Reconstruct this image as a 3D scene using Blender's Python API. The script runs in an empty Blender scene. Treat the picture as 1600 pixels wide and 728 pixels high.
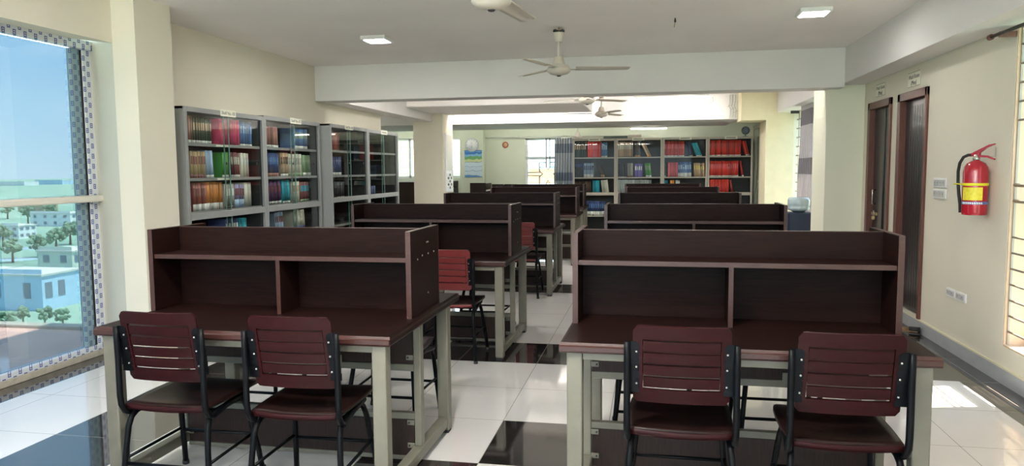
import bpy, bmesh, math, random
from mathutils import Vector, Matrix
random.seed(7)
PI = math.pi
C = bpy.context.scene.collection
sc = bpy.context.scene

# ------------------------------------------------------------------ camera, view, world, light
EXPOSURE = 2.0
cam_d = bpy.data.cameras.new('camera')
cam = bpy.data.objects.new('camera', cam_d); C.objects.link(cam)
cam_d.sensor_fit = 'HORIZONTAL'; cam_d.sensor_width = 36.0; cam_d.lens = 1147.3 * 36 / 1600
cam_d.clip_start = 0.05; cam_d.clip_end = 5000
F = Vector((-0.18594186, 0.97875426, -0.0864044)); R = Vector((0.98252573, 0.18595739, -0.00794023)); U = Vector((-0.00829601, 0.08637096, 0.9962285))
M = Matrix.Identity(4)
for i in range(3):
    M[i][0] = R[i]; M[i][1] = U[i]; M[i][2] = -F[i]
M[2][3] = 1.3776
cam.matrix_world = M
sc.camera = cam
sc.view_settings.view_transform = 'Standard'; sc.view_settings.look = 'None'
sc.view_settings.exposure = EXPOSURE; sc.view_settings.gamma = 1; sc.view_settings.use_curve_mapping = False
sc.cycles.max_bounces = 10; sc.cycles.diffuse_bounces = 6; sc.cycles.glossy_bounces = 5
sc.cycles.transparent_max_bounces = 16; sc.cycles.transmission_bounces = 6
sc.cycles.sample_clamp_indirect = 6.0; sc.cycles.caustics_reflective = False; sc.cycles.caustics_refractive = False
sc.cycles.use_denoising = True

SKY = 1.9
world = bpy.data.worlds.new('sky'); sc.world = world; world.use_nodes = True
nt = world.node_tree; nt.nodes.clear()
wo = nt.nodes.new('ShaderNodeOutputWorld'); bg = nt.nodes.new('ShaderNodeBackground')
tc = nt.nodes.new('ShaderNodeTexCoord'); sx = nt.nodes.new('ShaderNodeSeparateXYZ'); rp = nt.nodes.new('ShaderNodeValToRGB')
nz = nt.nodes.new('ShaderNodeTexNoise'); nz.inputs['Scale'].default_value = 3.0; nz.inputs['Detail'].default_value = 5
mp = nt.nodes.new('ShaderNodeMapping'); mp.inputs['Scale'].default_value = (1, 1, 5)
mr = nt.nodes.new('ShaderNodeMapRange'); mr.inputs[1].default_value = .5; mr.inputs[2].default_value = .75; mr.inputs[3].default_value = 0; mr.inputs[4].default_value = .3
mx = nt.nodes.new('ShaderNodeMix'); mx.data_type = 'RGBA'; mx.inputs[7].default_value = (1, 1, 1, 1)
nt.links.new(tc.outputs['Generated'], sx.inputs[0]); nt.links.new(sx.outputs[2], rp.inputs[0])
nt.links.new(tc.outputs['Generated'], mp.inputs[0]); nt.links.new(mp.outputs[0], nz.inputs[0]); nt.links.new(nz.outputs[0], mr.inputs[0])
nt.links.new(mr.outputs[0], mx.inputs[0]); nt.links.new(rp.outputs[0], mx.inputs[6]); nt.links.new(mx.outputs[2], bg.inputs[0])
e = rp.color_ramp.elements
e[0].position = 0.0; e[0].color = (.62, .74, .84, 1); e[1].position = 1.0; e[1].color = (.35, .55, .85, 1)
k = rp.color_ramp.elements.new(.06); k.color = (.50, .68, .84, 1)
k = rp.color_ramp.elements.new(.18); k.color = (.30, .54, .80, 1)
k = rp.color_ramp.elements.new(.5); k.color = (.45, .68, .95, 1)
bg.inputs[1].default_value = SKY
nt.links.new(bg.outputs[0], wo.inputs[0])

sun_d = bpy.data.lights.new('sun', 'SUN'); sun = bpy.data.objects.new('sun', sun_d); C.objects.link(sun)
sun_d.energy = 9; sun_d.color = (1.0, .88, .72); sun_d.angle = 0.02
sun.rotation_euler = (math.radians(-4), math.radians(22), 0)     # shines in from the right, a little from beyond
sun.location = (20, 10, 30)
LED_W = 5.5; LED_FAR = 4.0; TUBE = 17.0; TUBE_FILL = 45.0

# ------------------------------------------------------------------ materials
MATS = {}
def mat(name, col, rough=.5, metal=0., spec=.5, var=0., vscale=8., stretch=(1, 1, 1), bump=0., coat=0., emit=None, estr=0.):
    m = bpy.data.materials.new(name); m.use_nodes = True
    n = m.node_tree.nodes; l = m.node_tree.links; b = n['Principled BSDF']
    b.inputs['Base Color'].default_value = (*col, 1); b.inputs['Roughness'].default_value = rough
    b.inputs['Metallic'].default_value = metal; b.inputs['Specular IOR Level'].default_value = spec
    b.inputs['Coat Weight'].default_value = coat; b.inputs['Coat Roughness'].default_value = .08
    if emit: b.inputs['Emission Color'].default_value = (*emit, 1); b.inputs['Emission Strength'].default_value = estr
    if var or bump:
        t = n.new('ShaderNodeTexCoord'); mp = n.new('ShaderNodeMapping'); mp.inputs['Scale'].default_value = stretch
        z = n.new('ShaderNodeTexNoise'); z.inputs['Scale'].default_value = vscale; z.inputs['Detail'].default_value = 6
        l.new(t.outputs['Object'], mp.inputs[0]); l.new(mp.outputs[0], z.inputs[0])
        if var:
            r = n.new('ShaderNodeMapRange'); r.inputs[1].default_value = .3; r.inputs[2].default_value = .7
            r.inputs[3].default_value = 1 - var; r.inputs[4].default_value = 1 + var
            x = n.new('ShaderNodeMix'); x.data_type = 'RGBA'; x.blend_type = 'MULTIPLY'; x.inputs[0].default_value = 1
            x.inputs[6].default_value = (*col, 1); l.new(z.outputs[0], r.inputs[0]); l.new(r.outputs[0], x.inputs[7]); l.new(x.outputs[2], b.inputs['Base Color'])
        if bump:
            bp = n.new('ShaderNodeBump'); bp.inputs['Strength'].default_value = bump; bp.inputs['Distance'].default_value = .01
            l.new(z.outputs[0], bp.inputs['Height']); l.new(bp.outputs[0], b.inputs['Normal'])
    MATS[name] = m
    return m

mat('wall_paint', (.73, .69, .575), .75, spec=.2, var=.03, vscale=1.5)
mat('green_wall_paint', (.58, .62, .49), .75, spec=.2, var=.03, vscale=1.5)
mat('cream_wall_paint', (.70, .64, .45), .75, spec=.2, var=.03)
mat('beam_paint', (.75, .73, .715), .8, spec=.2, var=.02, vscale=2)
mat('ceiling_paint', (.94, .90, .87), .85, spec=.1, var=.03, vscale=1.2)
mat('skirting_tile', (.50, .51, .53), .25, var=.05)
mat('skirting_cap', (.72, .68, .50), .5)
mat('white_metal', (.75, .74, .72), .35)
mat('grille_tan', (.36, .31, .25), .45)
mat('reveal_sun_glow', (.62, .45, .30), .7)  # warm sunlight on the reveal put into the colour
mat('pier_paint', (.80, .80, .66), .75, spec=.2)
mat('alu_grey', (.42, .45, .45), .35, metal=.3)
mat('curb_stone', (.45, .40, .33), .6, var=.15, vscale=20)
mat('midrail_cream', (.70, .66, .58), .4)
mat('desk_wood', (.0110, .0044, .0036), .42, spec=.08, var=.35, vscale=9, stretch=(1, 14, 14), bump=.03)
mat('desk_edge', (.040, .013, .010), .35, var=.2, vscale=20, stretch=(1, 10, 10))
mat('panel_wood', (.026, .0150, .0125), .45, spec=.2, var=.3, vscale=9, stretch=(14, 14, 1))
mat('chair_red_shaded', (.0185, .0024, .0033), .40, spec=.12, var=.18, vscale=12, stretch=(1, 8, 8))  # near chairs: shade put into a darker copy of the wood
mat('chair_red_lit', (.12, .014, .014), .35, coat=.15, var=.12, vscale=12, stretch=(1, 8, 8))  # lit copy of the same chair wood, brightness in the colour
mat('seat_wood', (.0105, .0040, .0034), .36, spec=.14, var=.45, vscale=9, stretch=(1, 9, 9))
mat('cream_steel', (.15, .140, .108), .42, var=.08, vscale=14)
mat('black_tube', (.0022, .0026, .0036), .38, spec=.12)
mat('bolt_steel', (.55, .54, .52), .3, metal=.9)
mat('rubber', (.02, .02, .02), .7)
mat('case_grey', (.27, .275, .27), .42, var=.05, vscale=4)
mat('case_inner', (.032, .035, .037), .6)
mat('case_cream', (.50, .46, .38), .45)
mat('case_panel_green', (.33, .38, .32), .2, coat=.5)
mat('glass_edge', (.16, .30, .26), .15, coat=.5)
mat('plate_ivory', (.80, .79, .66), .5)
mat('ink', (.03, .03, .03), .6)
mat('ink_soft', (.20, .20, .16), .6)
mat('paper', (.72, .70, .63), .8)
mat('door_frame_wood', (.13, .045, .032), .4, var=.25, vscale=10, stretch=(8, 8, 1))
mat('door_leaf_dark', (.016, .009, .009), .28, spec=.4, coat=.15, var=.2, vscale=18, stretch=(1, 1, .15))
mat('door_leaf_reflection', (.075, .080, .060), .3, coat=.3)  # greenish reflection given as a leaf colour
mat('fan_white', (.62, .57, .49), .35, coat=.2)
mat('fan_black', (.02, .02, .02), .4)
mat('chrome', (.7, .68, .64), .15, metal=1)
mat('brass', (.55, .42, .22), .3, metal=.9)
mat('switch_white', (.82, .81, .80), .35)
mat('switch_grey', (.50, .49, .49), .35)
mat('ext_red', (.42, .012, .028), .22, coat=.6)
mat('ext_yellow', (.80, .72, .03), .5)
mat('ext_label', (.82, .70, .05), .45, var=.12, vscale=60)
mat('ext_blue', (.10, .16, .42), .45)
mat('ext_white', (.75, .75, .75), .45)
mat('broom_straw', (.30, .17, .09), .8, var=.4, vscale=30)
mat('led_face', (1, 1, 1), .5, emit=(1, .99, .96), estr=6)
mat('tube_face', (1, 1, 1), .5, emit=(1, .99, .96), estr=3)
mat('tube_bright', (1, 1, 1), .5, emit=(1, .975, .93), estr=TUBE)
mat('tube_fill', (1, 1, 1), .5, emit=(1, .975, .93), estr=TUBE_FILL)  # glow of the added tubes out of view
mat('clock_white', (.78, .79, .78), .4)
mat('clock_rim', (.60, .63, .63), .3)
mat('clock_orange', (.42, .13, .06), .4)
mat('water_navy', (.012, .022, .05), .35)
mat('bottle_blue', (.38, .48, .52), .2, coat=.5)
mat('speaker_grey', (.24, .28, .33), .5, var=.3, vscale=30)
mat('parapet_pale', (.62, .62, .58), .7)
mat('building_blue', (.42, .62, .80), .8, var=.05)
mat('building_cream', (.50, .40, .24), .8, var=.05)
mat('building_hazed', (.60, .66, .58), .8)  # wall colour paled to suggest haze
mat('building_white', (.72, .76, .78), .8, var=.05)
mat('building_brick', (.62, .30, .16), .8, var=.1)
mat('window_dark', (.16, .22, .28), .3)
mat('leaf_green_hazed', (.17, .28, .19), .9, var=.4, vscale=3)  # foliage lightened and greyed, haze put into the colour
mat('trunk', (.15, .11, .08), .9)
mat('pond_water', (.40, .55, .62), .12)
mat('wire', (.10, .10, .10), .6)
mat('pipe_grey', (.45, .46, .42), .5)

def glassy(name, tint, refl=1.0, rough=0.0, ior=1.5):
    """thin window pane: tinted see-through plus a Fresnel reflection"""
    m = bpy.data.materials.new(name); m.use_nodes = True; n = m.node_tree.nodes; l = m.node_tree.links; n.clear()
    o = n.new('ShaderNodeOutputMaterial'); t = n.new('ShaderNodeBsdfTransparent'); g = n.new('ShaderNodeBsdfGlossy')
    f = n.new('ShaderNodeFresnel'); f.inputs[0].default_value = ior; x = n.new('ShaderNodeMixShader')
    k = n.new('ShaderNodeMath'); k.operation = 'MULTIPLY'; k.inputs[1].default_value = refl; k.use_clamp = True
    t.inputs[0].default_value = (*tint, 1); g.inputs['Roughness'].default_value = rough
    ge = n.new('ShaderNodeNewGeometry'); fr = n.new('ShaderNodeMath'); fr.operation = 'SUBTRACT'; fr.inputs[0].default_value = 1; l.new(ge.outputs['Backfacing'], fr.inputs[1])
    k2 = n.new('ShaderNodeMath'); k2.operation = 'MULTIPLY'; l.new(fr.outputs[0], k2.inputs[0])
    l.new(f.outputs[0], k.inputs[0]); l.new(k.outputs[0], k2.inputs[1]); l.new(k2.outputs[0], x.inputs[0]); l.new(t.outputs[0], x.inputs[1]); l.new(g.outputs[0], x.inputs[2]); l.new(x.outputs[0], o.inputs[0])
    MATS[name] = m
glassy('tinted_glass', (.33, .375, .39), 3.2)
glassy('clear_glass', (.95, .97, .96), 1.0)
glassy('case_glass', (.965, .98, .972), 1.3)
glassy('case_glass_clear', (.98, .985, .98), .22)

def film_mat(mname='frame_film', base=(.66, .68, .72), ink=(.10, .13, .33)):
    """protective film on new window frames: pale sheet printed with rows of small blue badges"""
    m = bpy.data.materials.new(mname); m.use_nodes = True; n = m.node_tree.nodes; l = m.node_tree.links; b = n['Principled BSDF']
    b.inputs['Roughness'].default_value = .3
    t = n.new('ShaderNodeTexCoord'); s = n.new('ShaderNodeSeparateXYZ'); l.new(t.outputs['Object'], s.inputs[0])
    def mth(op, a, bb=None, c=None):
        q = n.new('ShaderNodeMath'); q.operation = op
        for i, v in enumerate((a, bb, c)):
            if v is None: continue
            if isinstance(v, (int, float)): q.inputs[i].default_value = v
            else: l.new(v, q.inputs[i])
        return q.outputs[0]
    a = mth('ADD', s.outputs[0], s.outputs[1])             # runs across the face
    u = mth('DIVIDE', a, .042); row = mth('DIVIDE', s.outputs[2], .075)
    col = mth('FLOOR', u); off = mth('MULTIPLY', mth('MODULO', mth('ABSOLUTE', col), 2), .5)
    fu = mth('FRACT', u); fv = mth('FRACT', mth('ADD', row, off))
    du = mth('ABSOLUTE', mth('SUBTRACT', fu, .5)); dv = mth('ABSOLUTE', mth('SUBTRACT', fv, .5))
    out = mth('MULTIPLY', mth('LESS_THAN', du, .30), mth('LESS_THAN', dv, .24))
    inn = mth('MULTIPLY', mth('LESS_THAN', du, .13), mth('LESS_THAN', mth('ABSOLUTE', mth('SUBTRACT', dv, .09)), .045))
    fac = mth('MULTIPLY', out, mth('SUBTRACT', 1, inn))
    x = n.new('ShaderNodeMix'); x.data_type = 'RGBA'; x.inputs[6].default_value = (*base, 1); x.inputs[7].default_value = (*ink, 1)
    l.new(fac, x.inputs[0]); l.new(x.outputs[2], b.inputs['Base Color']); MATS[mname] = m
film_mat()
film_mat('sash_film_glass_tint', (.22, .32, .36), (.07, .10, .22))  # teal base paints in the tint of the window glass

def floor_mat():
    m = bpy.data.materials.new('floor_tiles'); m.use_nodes = True; n = m.node_tree.nodes; l = m.node_tree.links; b = n['Principled BSDF']
    t = n.new('ShaderNodeTexCoord'); s = n.new('ShaderNodeSeparateXYZ'); l.new(t.outputs['Object'], s.inputs[0])
    def mth(op, a, bb=None, c=None):
        q = n.new('ShaderNodeMath'); q.operation = op
        for i, v in enumerate((a, bb, c)):
            if v is None: continue
            if isinstance(v, (int, float)): q.inputs[i].default_value = v
            else: l.new(v, q.inputs[i])
        return q.outputs[0]
    def between(v, a, bb): return mth('MULTIPLY', mth('GREATER_THAN', v, a), mth('LESS_THAN', v, bb))
    X, Y = s.outputs[0], s.outputs[1]
    u = mth('DIVIDE', mth('ADD', X, .79), .574); v = mth('DIVIDE', mth('SUBTRACT', Y, 3.861), .6)
    i, j = mth('FLOOR', u), mth('FLOOR', v)
    fu, fv = mth('FRACT', u), mth('FRACT', v)
    jm = mth('FLOORED_MODULO', mth('SUBTRACT', j, 2), 5)
    rows = mth('MULTIPLY', mth('LESS_THAN', jm, .5), mth('GREATER_THAN', X, -3.086))
    left = between(X, -3.086, -2.512); bord = mth('MAXIMUM', mth('GREATER_THAN', X, 1.95), mth('LESS_THAN', X, -3.84))
    p1 = mth('MULTIPLY', between(i, -1.5, -.5), between(j, -2.5, -1.5)); p2 = mth('MULTIPLY', between(i, -.5, .5), between(j, -1.5, -.5))
    blk = rows
    for q in (left, bord, p1, p2): blk = mth('MAXIMUM', blk, q)
    # joints
    e1 = mth('MINIMUM', mth('MULTIPLY', mth('MINIMUM', fu, mth('SUBTRACT', 1, fu)), .574), mth('MULTIPLY', mth('MINIMUM', fv, mth('SUBTRACT', 1, fv)), .6))
    joint = mth('LESS_THAN', e1, .0018)
    nz = n.new('ShaderNodeTexNoise'); nz.inputs['Scale'].default_value = 2.2; nz.inputs['Detail'].default_value = 7; l.new(t.outputs['Object'], nz.inputs[0])
    w = n.new('ShaderNodeMix'); w.data_type = 'RGBA'; w.inputs[6].default_value = (.72, .69, .67, 1); w.inputs[7].default_value = (.82, .79, .77, 1); l.new(nz.outputs[0], w.inputs[0])
    k = n.new('ShaderNodeMix'); k.data_type = 'RGBA'; k.inputs[6].default_value = (.012, .010, .010, 1); k.inputs[7].default_value = (.030, .026, .025, 1); l.new(nz.outputs[0], k.inputs[0])
    x = n.new('ShaderNodeMix'); x.data_type = 'RGBA'; l.new(blk, x.inputs[0]); l.new(w.outputs[2], x.inputs[6]); l.new(k.outputs[2], x.inputs[7])
    g = n.new('ShaderNodeMix'); g.data_type = 'RGBA'; l.new(joint, g.inputs[0]); l.new(x.outputs[2], g.inputs[6]); g.inputs[7].default_value = (.30, .27, .23, 1)
    l.new(g.outputs[2], b.inputs['Base Color'])
    n2 = n.new('ShaderNodeTexNoise'); n2.inputs['Scale'].default_value = 9; l.new(t.outputs['Object'], n2.inputs[0])
    r = n.new('ShaderNodeMapRange'); r.inputs[3].default_value = .02; r.inputs[4].default_value = .09; l.new(n2.outputs[0], r.inputs[0]); l.new(r.outputs[0], b.inputs['Roughness'])
    b.inputs['Specular IOR Level'].default_value = .9; b.inputs['IOR'].default_value = 2.1
    MATS['floor_tiles'] = m
floor_mat()

def curtain_mat(name, base, band, z_bands):
    m = bpy.data.materials.new(name); m.use_nodes = True; n = m.node_tree.nodes; l = m.node_tree.links; b = n['Principled BSDF']
    b.inputs['Roughness'].default_value = .9; b.inputs['Subsurface Weight'].default_value = 0
    t = n.new('ShaderNodeTexCoord'); s = n.new('ShaderNodeSeparateXYZ'); l.new(t.outputs['Object'], s.inputs[0]); prev = None
    for a, c in z_bands:
        q1 = n.new('ShaderNodeMath'); q1.operation = 'GREATER_THAN'; q1.inputs[1].default_value = a; l.new(s.outputs[2], q1.inputs[0])
        q2 = n.new('ShaderNodeMath'); q2.operation = 'LESS_THAN'; q2.inputs[1].default_value = c; l.new(s.outputs[2], q2.inputs[0])
        q = n.new('ShaderNodeMath'); q.operation = 'MULTIPLY'; l.new(q1.outputs[0], q.inputs[0]); l.new(q2.outputs[0], q.inputs[1])
        if prev:
            p = n.new('ShaderNodeMath'); p.operation = 'MAXIMUM'; l.new(prev, p.inputs[0]); l.new(q.outputs[0], p.inputs[1]); prev = p.outputs[0]
        else: prev = q.outputs[0]
    x = n.new('ShaderNodeMix'); x.data_type = 'RGBA'; x.inputs[6].default_value = (*base, 1); x.inputs[7].default_value = (*band, 1); l.new(prev, x.inputs[0])
    l.new(x.outputs[2], b.inputs['Base Color'])
    tr = n.new('ShaderNodeBsdfTranslucent'); ms = n.new('ShaderNodeMixShader'); ms.inputs[0].default_value = .35
    l.new(x.outputs[2], tr.inputs[0]); l.new(b.outputs[0], ms.inputs[1]); l.new(tr.outputs[0], ms.inputs[2]); l.new(ms.outputs[0], n['Material Output'].inputs[0])
    MATS[name] = m
curtain_mat('curtain_mauve', (.56, .52, .53), (.26, .24, .26), [(.0, .16), (1.28, 1.50), (1.95, 2.16)])
curtain_mat('curtain_grey', (.42, .44, .46), (.20, .23, .27), [(1.12, 1.30), (1.72, 1.92)])
curtain_mat('curtain_pink', (.80, .70, .66), (.50, .36, .34), [(-1, -.5)])

def field_mat():  # ground greens paled in the ramp to stand for haze
    m = bpy.data.materials.new('field_ground_hazed'); m.use_nodes = True; n = m.node_tree.nodes; l = m.node_tree.links; b = n['Principled BSDF']
    b.inputs['Roughness'].default_value = .9
    t = n.new('ShaderNodeTexCoord'); mp = n.new('ShaderNodeMapping'); mp.inputs['Scale'].default_value = (.010, .028, 1); mp.inputs['Rotation'].default_value = (0, 0, .5)
    z = n.new('ShaderNodeTexNoise'); z.inputs['Scale'].default_value = 1; z.inputs['Detail'].default_value = 8; z.inputs['Roughness'].default_value = .65
    r = n.new('ShaderNodeValToRGB'); l.new(t.outputs['Object'], mp.inputs[0]); l.new(mp.outputs[0], z.inputs[0]); l.new(z.outputs[0], r.inputs[0]); l.new(r.outputs[0], b.inputs['Base Color'])
    e = r.color_ramp.elements; e[0].position = .30; e[0].color = (.14, .24, .20, 1); e[1].position = .72; e[1].color = (.48, .56, .58, 1)
    q = r.color_ramp.elements.new(.45); q.color = (.20, .34, .26, 1); q = r.color_ramp.elements.new(.55); q.color = (.30, .44, .34, 1); q = r.color_ramp.elements.new(.62); q.color = (.30, .42, .34, 1)
    MATS['field_ground_hazed'] = m
field_mat()
def terrace_mat():
    m = bpy.data.materials.new('terrace_tiles'); m.use_nodes = True; n = m.node_tree.nodes; l = m.node_tree.links; b = n['Principled BSDF']
    t = n.new('ShaderNodeTexCoord'); br = n.new('ShaderNodeTexBrick'); br.offset = 0; br.inputs['Scale'].default_value = 1.0; br.inputs['Bias'].default_value = 0
    br.inputs['Brick Width'].default_value = 1.2; br.inputs['Row Height'].default_value = .55; br.inputs['Mortar Size'].default_value = .004
    br.inputs['Color1'].default_value = (.90, .55, .45, 1); br.inputs['Color2'].default_value = (.60, .33, .27, 1); br.inputs['Mortar'].default_value = (.3, .2, .2, 1)
    l.new(t.outputs['Object'], br.inputs[0]); l.new(br.outputs[0], b.inputs['Base Color']); b.inputs['Roughness'].default_value = .5
    MATS['terrace_tiles'] = m
terrace_mat()

def calendar_mat():
    """printed calendar: blue head with a landscape, month columns of rows below"""
    m = bpy.data.materials.new('calendar_print'); m.use_nodes = True; n = m.node_tree.nodes; l = m.node_tree.links; b = n['Principled BSDF']
    t = n.new('ShaderNodeTexCoord'); s = n.new('ShaderNodeSeparateXYZ'); l.new(t.outputs['Object'], s.inputs[0])
    z = n.new('ShaderNodeTexNoise'); z.inputs['Scale'].default_value = 9; l.new(t.outputs['Object'], z.inputs[0])
    ad = n.new('ShaderNodeMath'); ad.operation = 'MULTIPLY_ADD'; ad.inputs[1].default_value = .10; l.new(z.outputs[0], ad.inputs[0]); l.new(s.outputs[2], ad.inputs[2])
    r = n.new('ShaderNodeValToRGB'); r.color_ramp.interpolation = 'CONSTANT'
    mr = n.new('ShaderNodeMapRange'); mr.inputs[1].default_value = .05; mr.inputs[2].default_value = .65; l.new(ad.outputs[0], mr.inputs[0]); l.new(mr.outputs[0], r.inputs[0])
    e = r.color_ramp.elements; e[0].position = 0; e[0].color = (.08, .22, .42, 1); e[1].position = .07; e[1].color = (.50, .62, .68, 1)
    for p, c in ((.22, (.22, .30, .38, 1)), (.235, (.50, .62, .68, 1)), (.38, (.22, .30, .38, 1)), (.395, (.52, .64, .70, 1)), (.54, (.25, .30, .35, 1)), (.56, (.55, .60, .30, 1)), (.66, (.14, .36, .12, 1)), (.76, (.20, .42, .62, 1)), (.84, (.03, .14, .42, 1)), (.92, (.12, .34, .60, 1))):
        q = r.color_ramp.elements.new(p); q.color = c
    l.new(r.outputs[0], b.inputs['Base Color']); MATS['calendar_print'] = m
calendar_mat()

# ------------------------------------------------------------------ mesh helpers
class MB:
    def __init__(s): s.bm = bmesh.new(); s.mats = []
    def mi(s, m):
        if m not in s.mats: s.mats.append(m)
        return s.mats.index(m)
    def _set(s, faces, m, smooth=False):
        i = s.mi(m)
        for f in faces: f.material_index = i; f.smooth = smooth
    def box(s, x0, x1, y0, y1, z0, z1, m, bev=0.0, seg=2, rot=None, piv=None):
        r = bmesh.ops.create_cube(s.bm, size=1.0); vs = r['verts']
        for v in vs: v.co = Vector(((x0 + x1) / 2 + v.co.x * (x1 - x0), (y0 + y1) / 2 + v.co.y * (y1 - y0), (z0 + z1) / 2 + v.co.z * (z1 - z0)))
        fs = list({f for v in vs for f in v.link_faces})
        s._set(fs, m)
        if bev:
            es = list({e for v in vs for e in v.link_edges})
            q = bmesh.ops.bevel(s.bm, geom=es, offset=bev, segments=seg, affect='EDGES', profile=.5)
            fs = list({f for f in q['faces']} | {f for f in fs if f.is_valid}); s._set(fs, m)
            vs = list({v for f in fs for v in f.verts})
        if rot is not None:
            pv = Vector(piv or ((x0 + x1) / 2, (y0 + y1) / 2, (z0 + z1) / 2))
            for v in vs: v.co = pv + rot @ (v.co - pv)
        return s
    def prism(s, poly, axis, a, b, m, smooth=False):
        """poly: 2D points; axis x|y|z is the extrusion axis"""
        def P(p, t): return {'x': Vector((t, p[0], p[1])), 'y': Vector((p[0], t, p[1])), 'z': Vector((p[0], p[1], t))}[axis]
        A = [s.bm.verts.new(P(p, a)) for p in poly]; Bv = [s.bm.verts.new(P(p, b)) for p in poly]; n = len(poly)
        fs = [s.bm.faces.new(A), s.bm.faces.new(list(reversed(Bv)))]
        sd = [s.bm.faces.new([A[i], Bv[i], Bv[(i + 1) % n], A[(i + 1) % n]]) for i in range(n)]
        s._set(fs, m); s._set(sd, m, smooth); bmesh.ops.recalc_face_normals(s.bm, faces=fs + sd); return s
    def tube(s, pts, r, m, seg=10, flat=None):
        pts = [Vector(p) for p in pts]; rs = r if isinstance(r, (list, tuple)) else [r] * len(pts); rings = []
        up = None
        for i, p in enumerate(pts):
            d = (pts[min(i + 1, len(pts) - 1)] - pts[max(i - 1, 0)]).normalized()
            if up is None: up = d.orthogonal().normalized()
            up = (up - d * up.dot(d)).normalized(); w = d.cross(up)
            rings.append([s.bm.verts.new(p + (up * math.cos(2 * PI * k / seg) + w * math.sin(2 * PI * k / seg)) * rs[i]) for k in range(seg)])
        fs = []
        for a, b in zip(rings, rings[1:]):
            for k in range(seg): fs.append(s.bm.faces.new([a[k], a[(k + 1) % seg], b[(k + 1) % seg], b[k]]))
        cp = [s.bm.faces.new(list(reversed(rings[0]))), s.bm.faces.new(rings[-1])]
        s._set(fs, m, True); s._set(cp, m); bmesh.ops.recalc_face_normals(s.bm, faces=fs + cp); return s
    def lathe(s, prof, c, m, seg=28, axis='z', smooth=True):
        c = Vector(c); rings = []
        def P(r, h, a):
            if axis == 'z': return c + Vector((r * math.cos(a), r * math.sin(a), h))
            if axis == 'y': return c + Vector((r * math.cos(a), h, r * math.sin(a)))
            return c + Vector((h, r * math.cos(a), r * math.sin(a)))
        for r, h in prof:
            rings.append([s.bm.verts.new(P(max(r, 1e-4), h, 2 * PI * k / seg)) for k in range(seg)])
        fs = []
        for a, b in zip(rings, rings[1:]):
            for k in range(seg): fs.append(s.bm.faces.new([a[k], a[(k + 1) % seg], b[(k + 1) % seg], b[k]]))
        fs.append(s.bm.faces.new(list(reversed(rings[0])))); fs.append(s.bm.faces.new(rings[-1]))
        s._set(fs, m, smooth); bmesh.ops.recalc_face_normals(s.bm, faces=fs); return s
    def grid(s, fn, nu, nv, m, thick=.003, smooth=True):
        """sheet of points fn(u,v) (0..1), given a real thickness along its normal"""
        P = [[Vector(fn(i / nu, j / nv)) for j in range(nv + 1)] for i in range(nu + 1)]
        def N(i, j):
            a = P[min(i + 1, nu)][j] - P[max(i - 1, 0)][j]; b = P[i][min(j + 1, nv)] - P[i][max(j - 1, 0)]
            return a.cross(b).normalized() * thick
        A = [[s.bm.verts.new(P[i][j]) for j in range(nv + 1)] for i in range(nu + 1)]
        Bq = [[s.bm.verts.new(P[i][j] + N(i, j)) for j in range(nv + 1)] for i in range(nu + 1)]
        fs = []
        for i in range(nu):
            for j in range(nv):
                fs.append(s.bm.faces.new([A[i][j], A[i + 1][j], A[i + 1][j + 1], A[i][j + 1]]))
                fs.append(s.bm.faces.new([Bq[i][j], Bq[i][j + 1], Bq[i + 1][j + 1], Bq[i + 1][j]]))
        for i in range(nu):
            for j in (0, nv): fs.append(s.bm.faces.new([A[i][j], A[i + 1][j], Bq[i + 1][j], Bq[i][j]]))
        for j in range(nv):
            for i in (0, nu): fs.append(s.bm.faces.new([A[i][j], A[i][j + 1], Bq[i][j + 1], Bq[i][j]]))
        s._set(fs, m, smooth); bmesh.ops.recalc_face_normals(s.bm, faces=fs); return s
    def build(s, name, parent=None, label=None):
        me = bpy.data.meshes.new(name); s.bm.to_mesh(me); s.bm.free()
        for k in s.mats: me.materials.append(MATS[k])
        o = bpy.data.objects.new(name, me); C.objects.link(o)
        if parent: o.parent = parent
        if label: o['label'] = label
        return o

def tag(o, label=None, cat=None, group=None, kind=None):
    if label: o['label'] = label
    if cat: o['category'] = cat
    if group: o['group'] = group
    if kind: o['kind'] = kind
    return o
def thing(name, label, cat, loc=(0, 0, 0), rz=0, group=None):
    o = bpy.data.objects.new(name, None); C.objects.link(o); o.location = loc; o.rotation_euler = (0, 0, rz)
    o.empty_display_size = .05
    return tag(o, label, cat, group)
def struct_root(name):
    o = bpy.data.objects.new(name, None); C.objects.link(o); o['kind'] = 'structure'; return o
def struct(mb, name): return tag(mb.build(name), kind='structure')
KIDS = {}
def children(o):
    return [c for c in C.objects if c.parent == o]
def copy_tree(o, parent=None):
    c = o.copy(); C.objects.link(c)
    c.parent = parent
    for ch in children(o): copy_tree(ch, c)
    return c
def text(name, s, size, m, parent, mtx, depth=.0006, align='CENTER'):
    cu = bpy.data.curves.new(name, 'FONT'); cu.body = s; cu.size = size; cu.extrude = depth; cu.align_x = align; cu.align_y = 'CENTER'
    t = bpy.data.objects.new(name, cu); C.objects.link(t)
    me = bpy.data.meshes.new_from_object(t.evaluated_get(bpy.context.evaluated_depsgraph_get()))
    bpy.data.objects.remove(t); me.materials.clear(); me.materials.append(MATS[m])
    o = bpy.data.objects.new(name, me); C.objects.link(o)
    if parent: o.parent = parent
    o.matrix_local = mtx
    return o
FACE_MY = Matrix.Rotation(PI / 2, 4, 'X')                                    # text facing -Y, reading along +X
def T(x, y, z): return Matrix.Translation((x, y, z))

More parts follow.
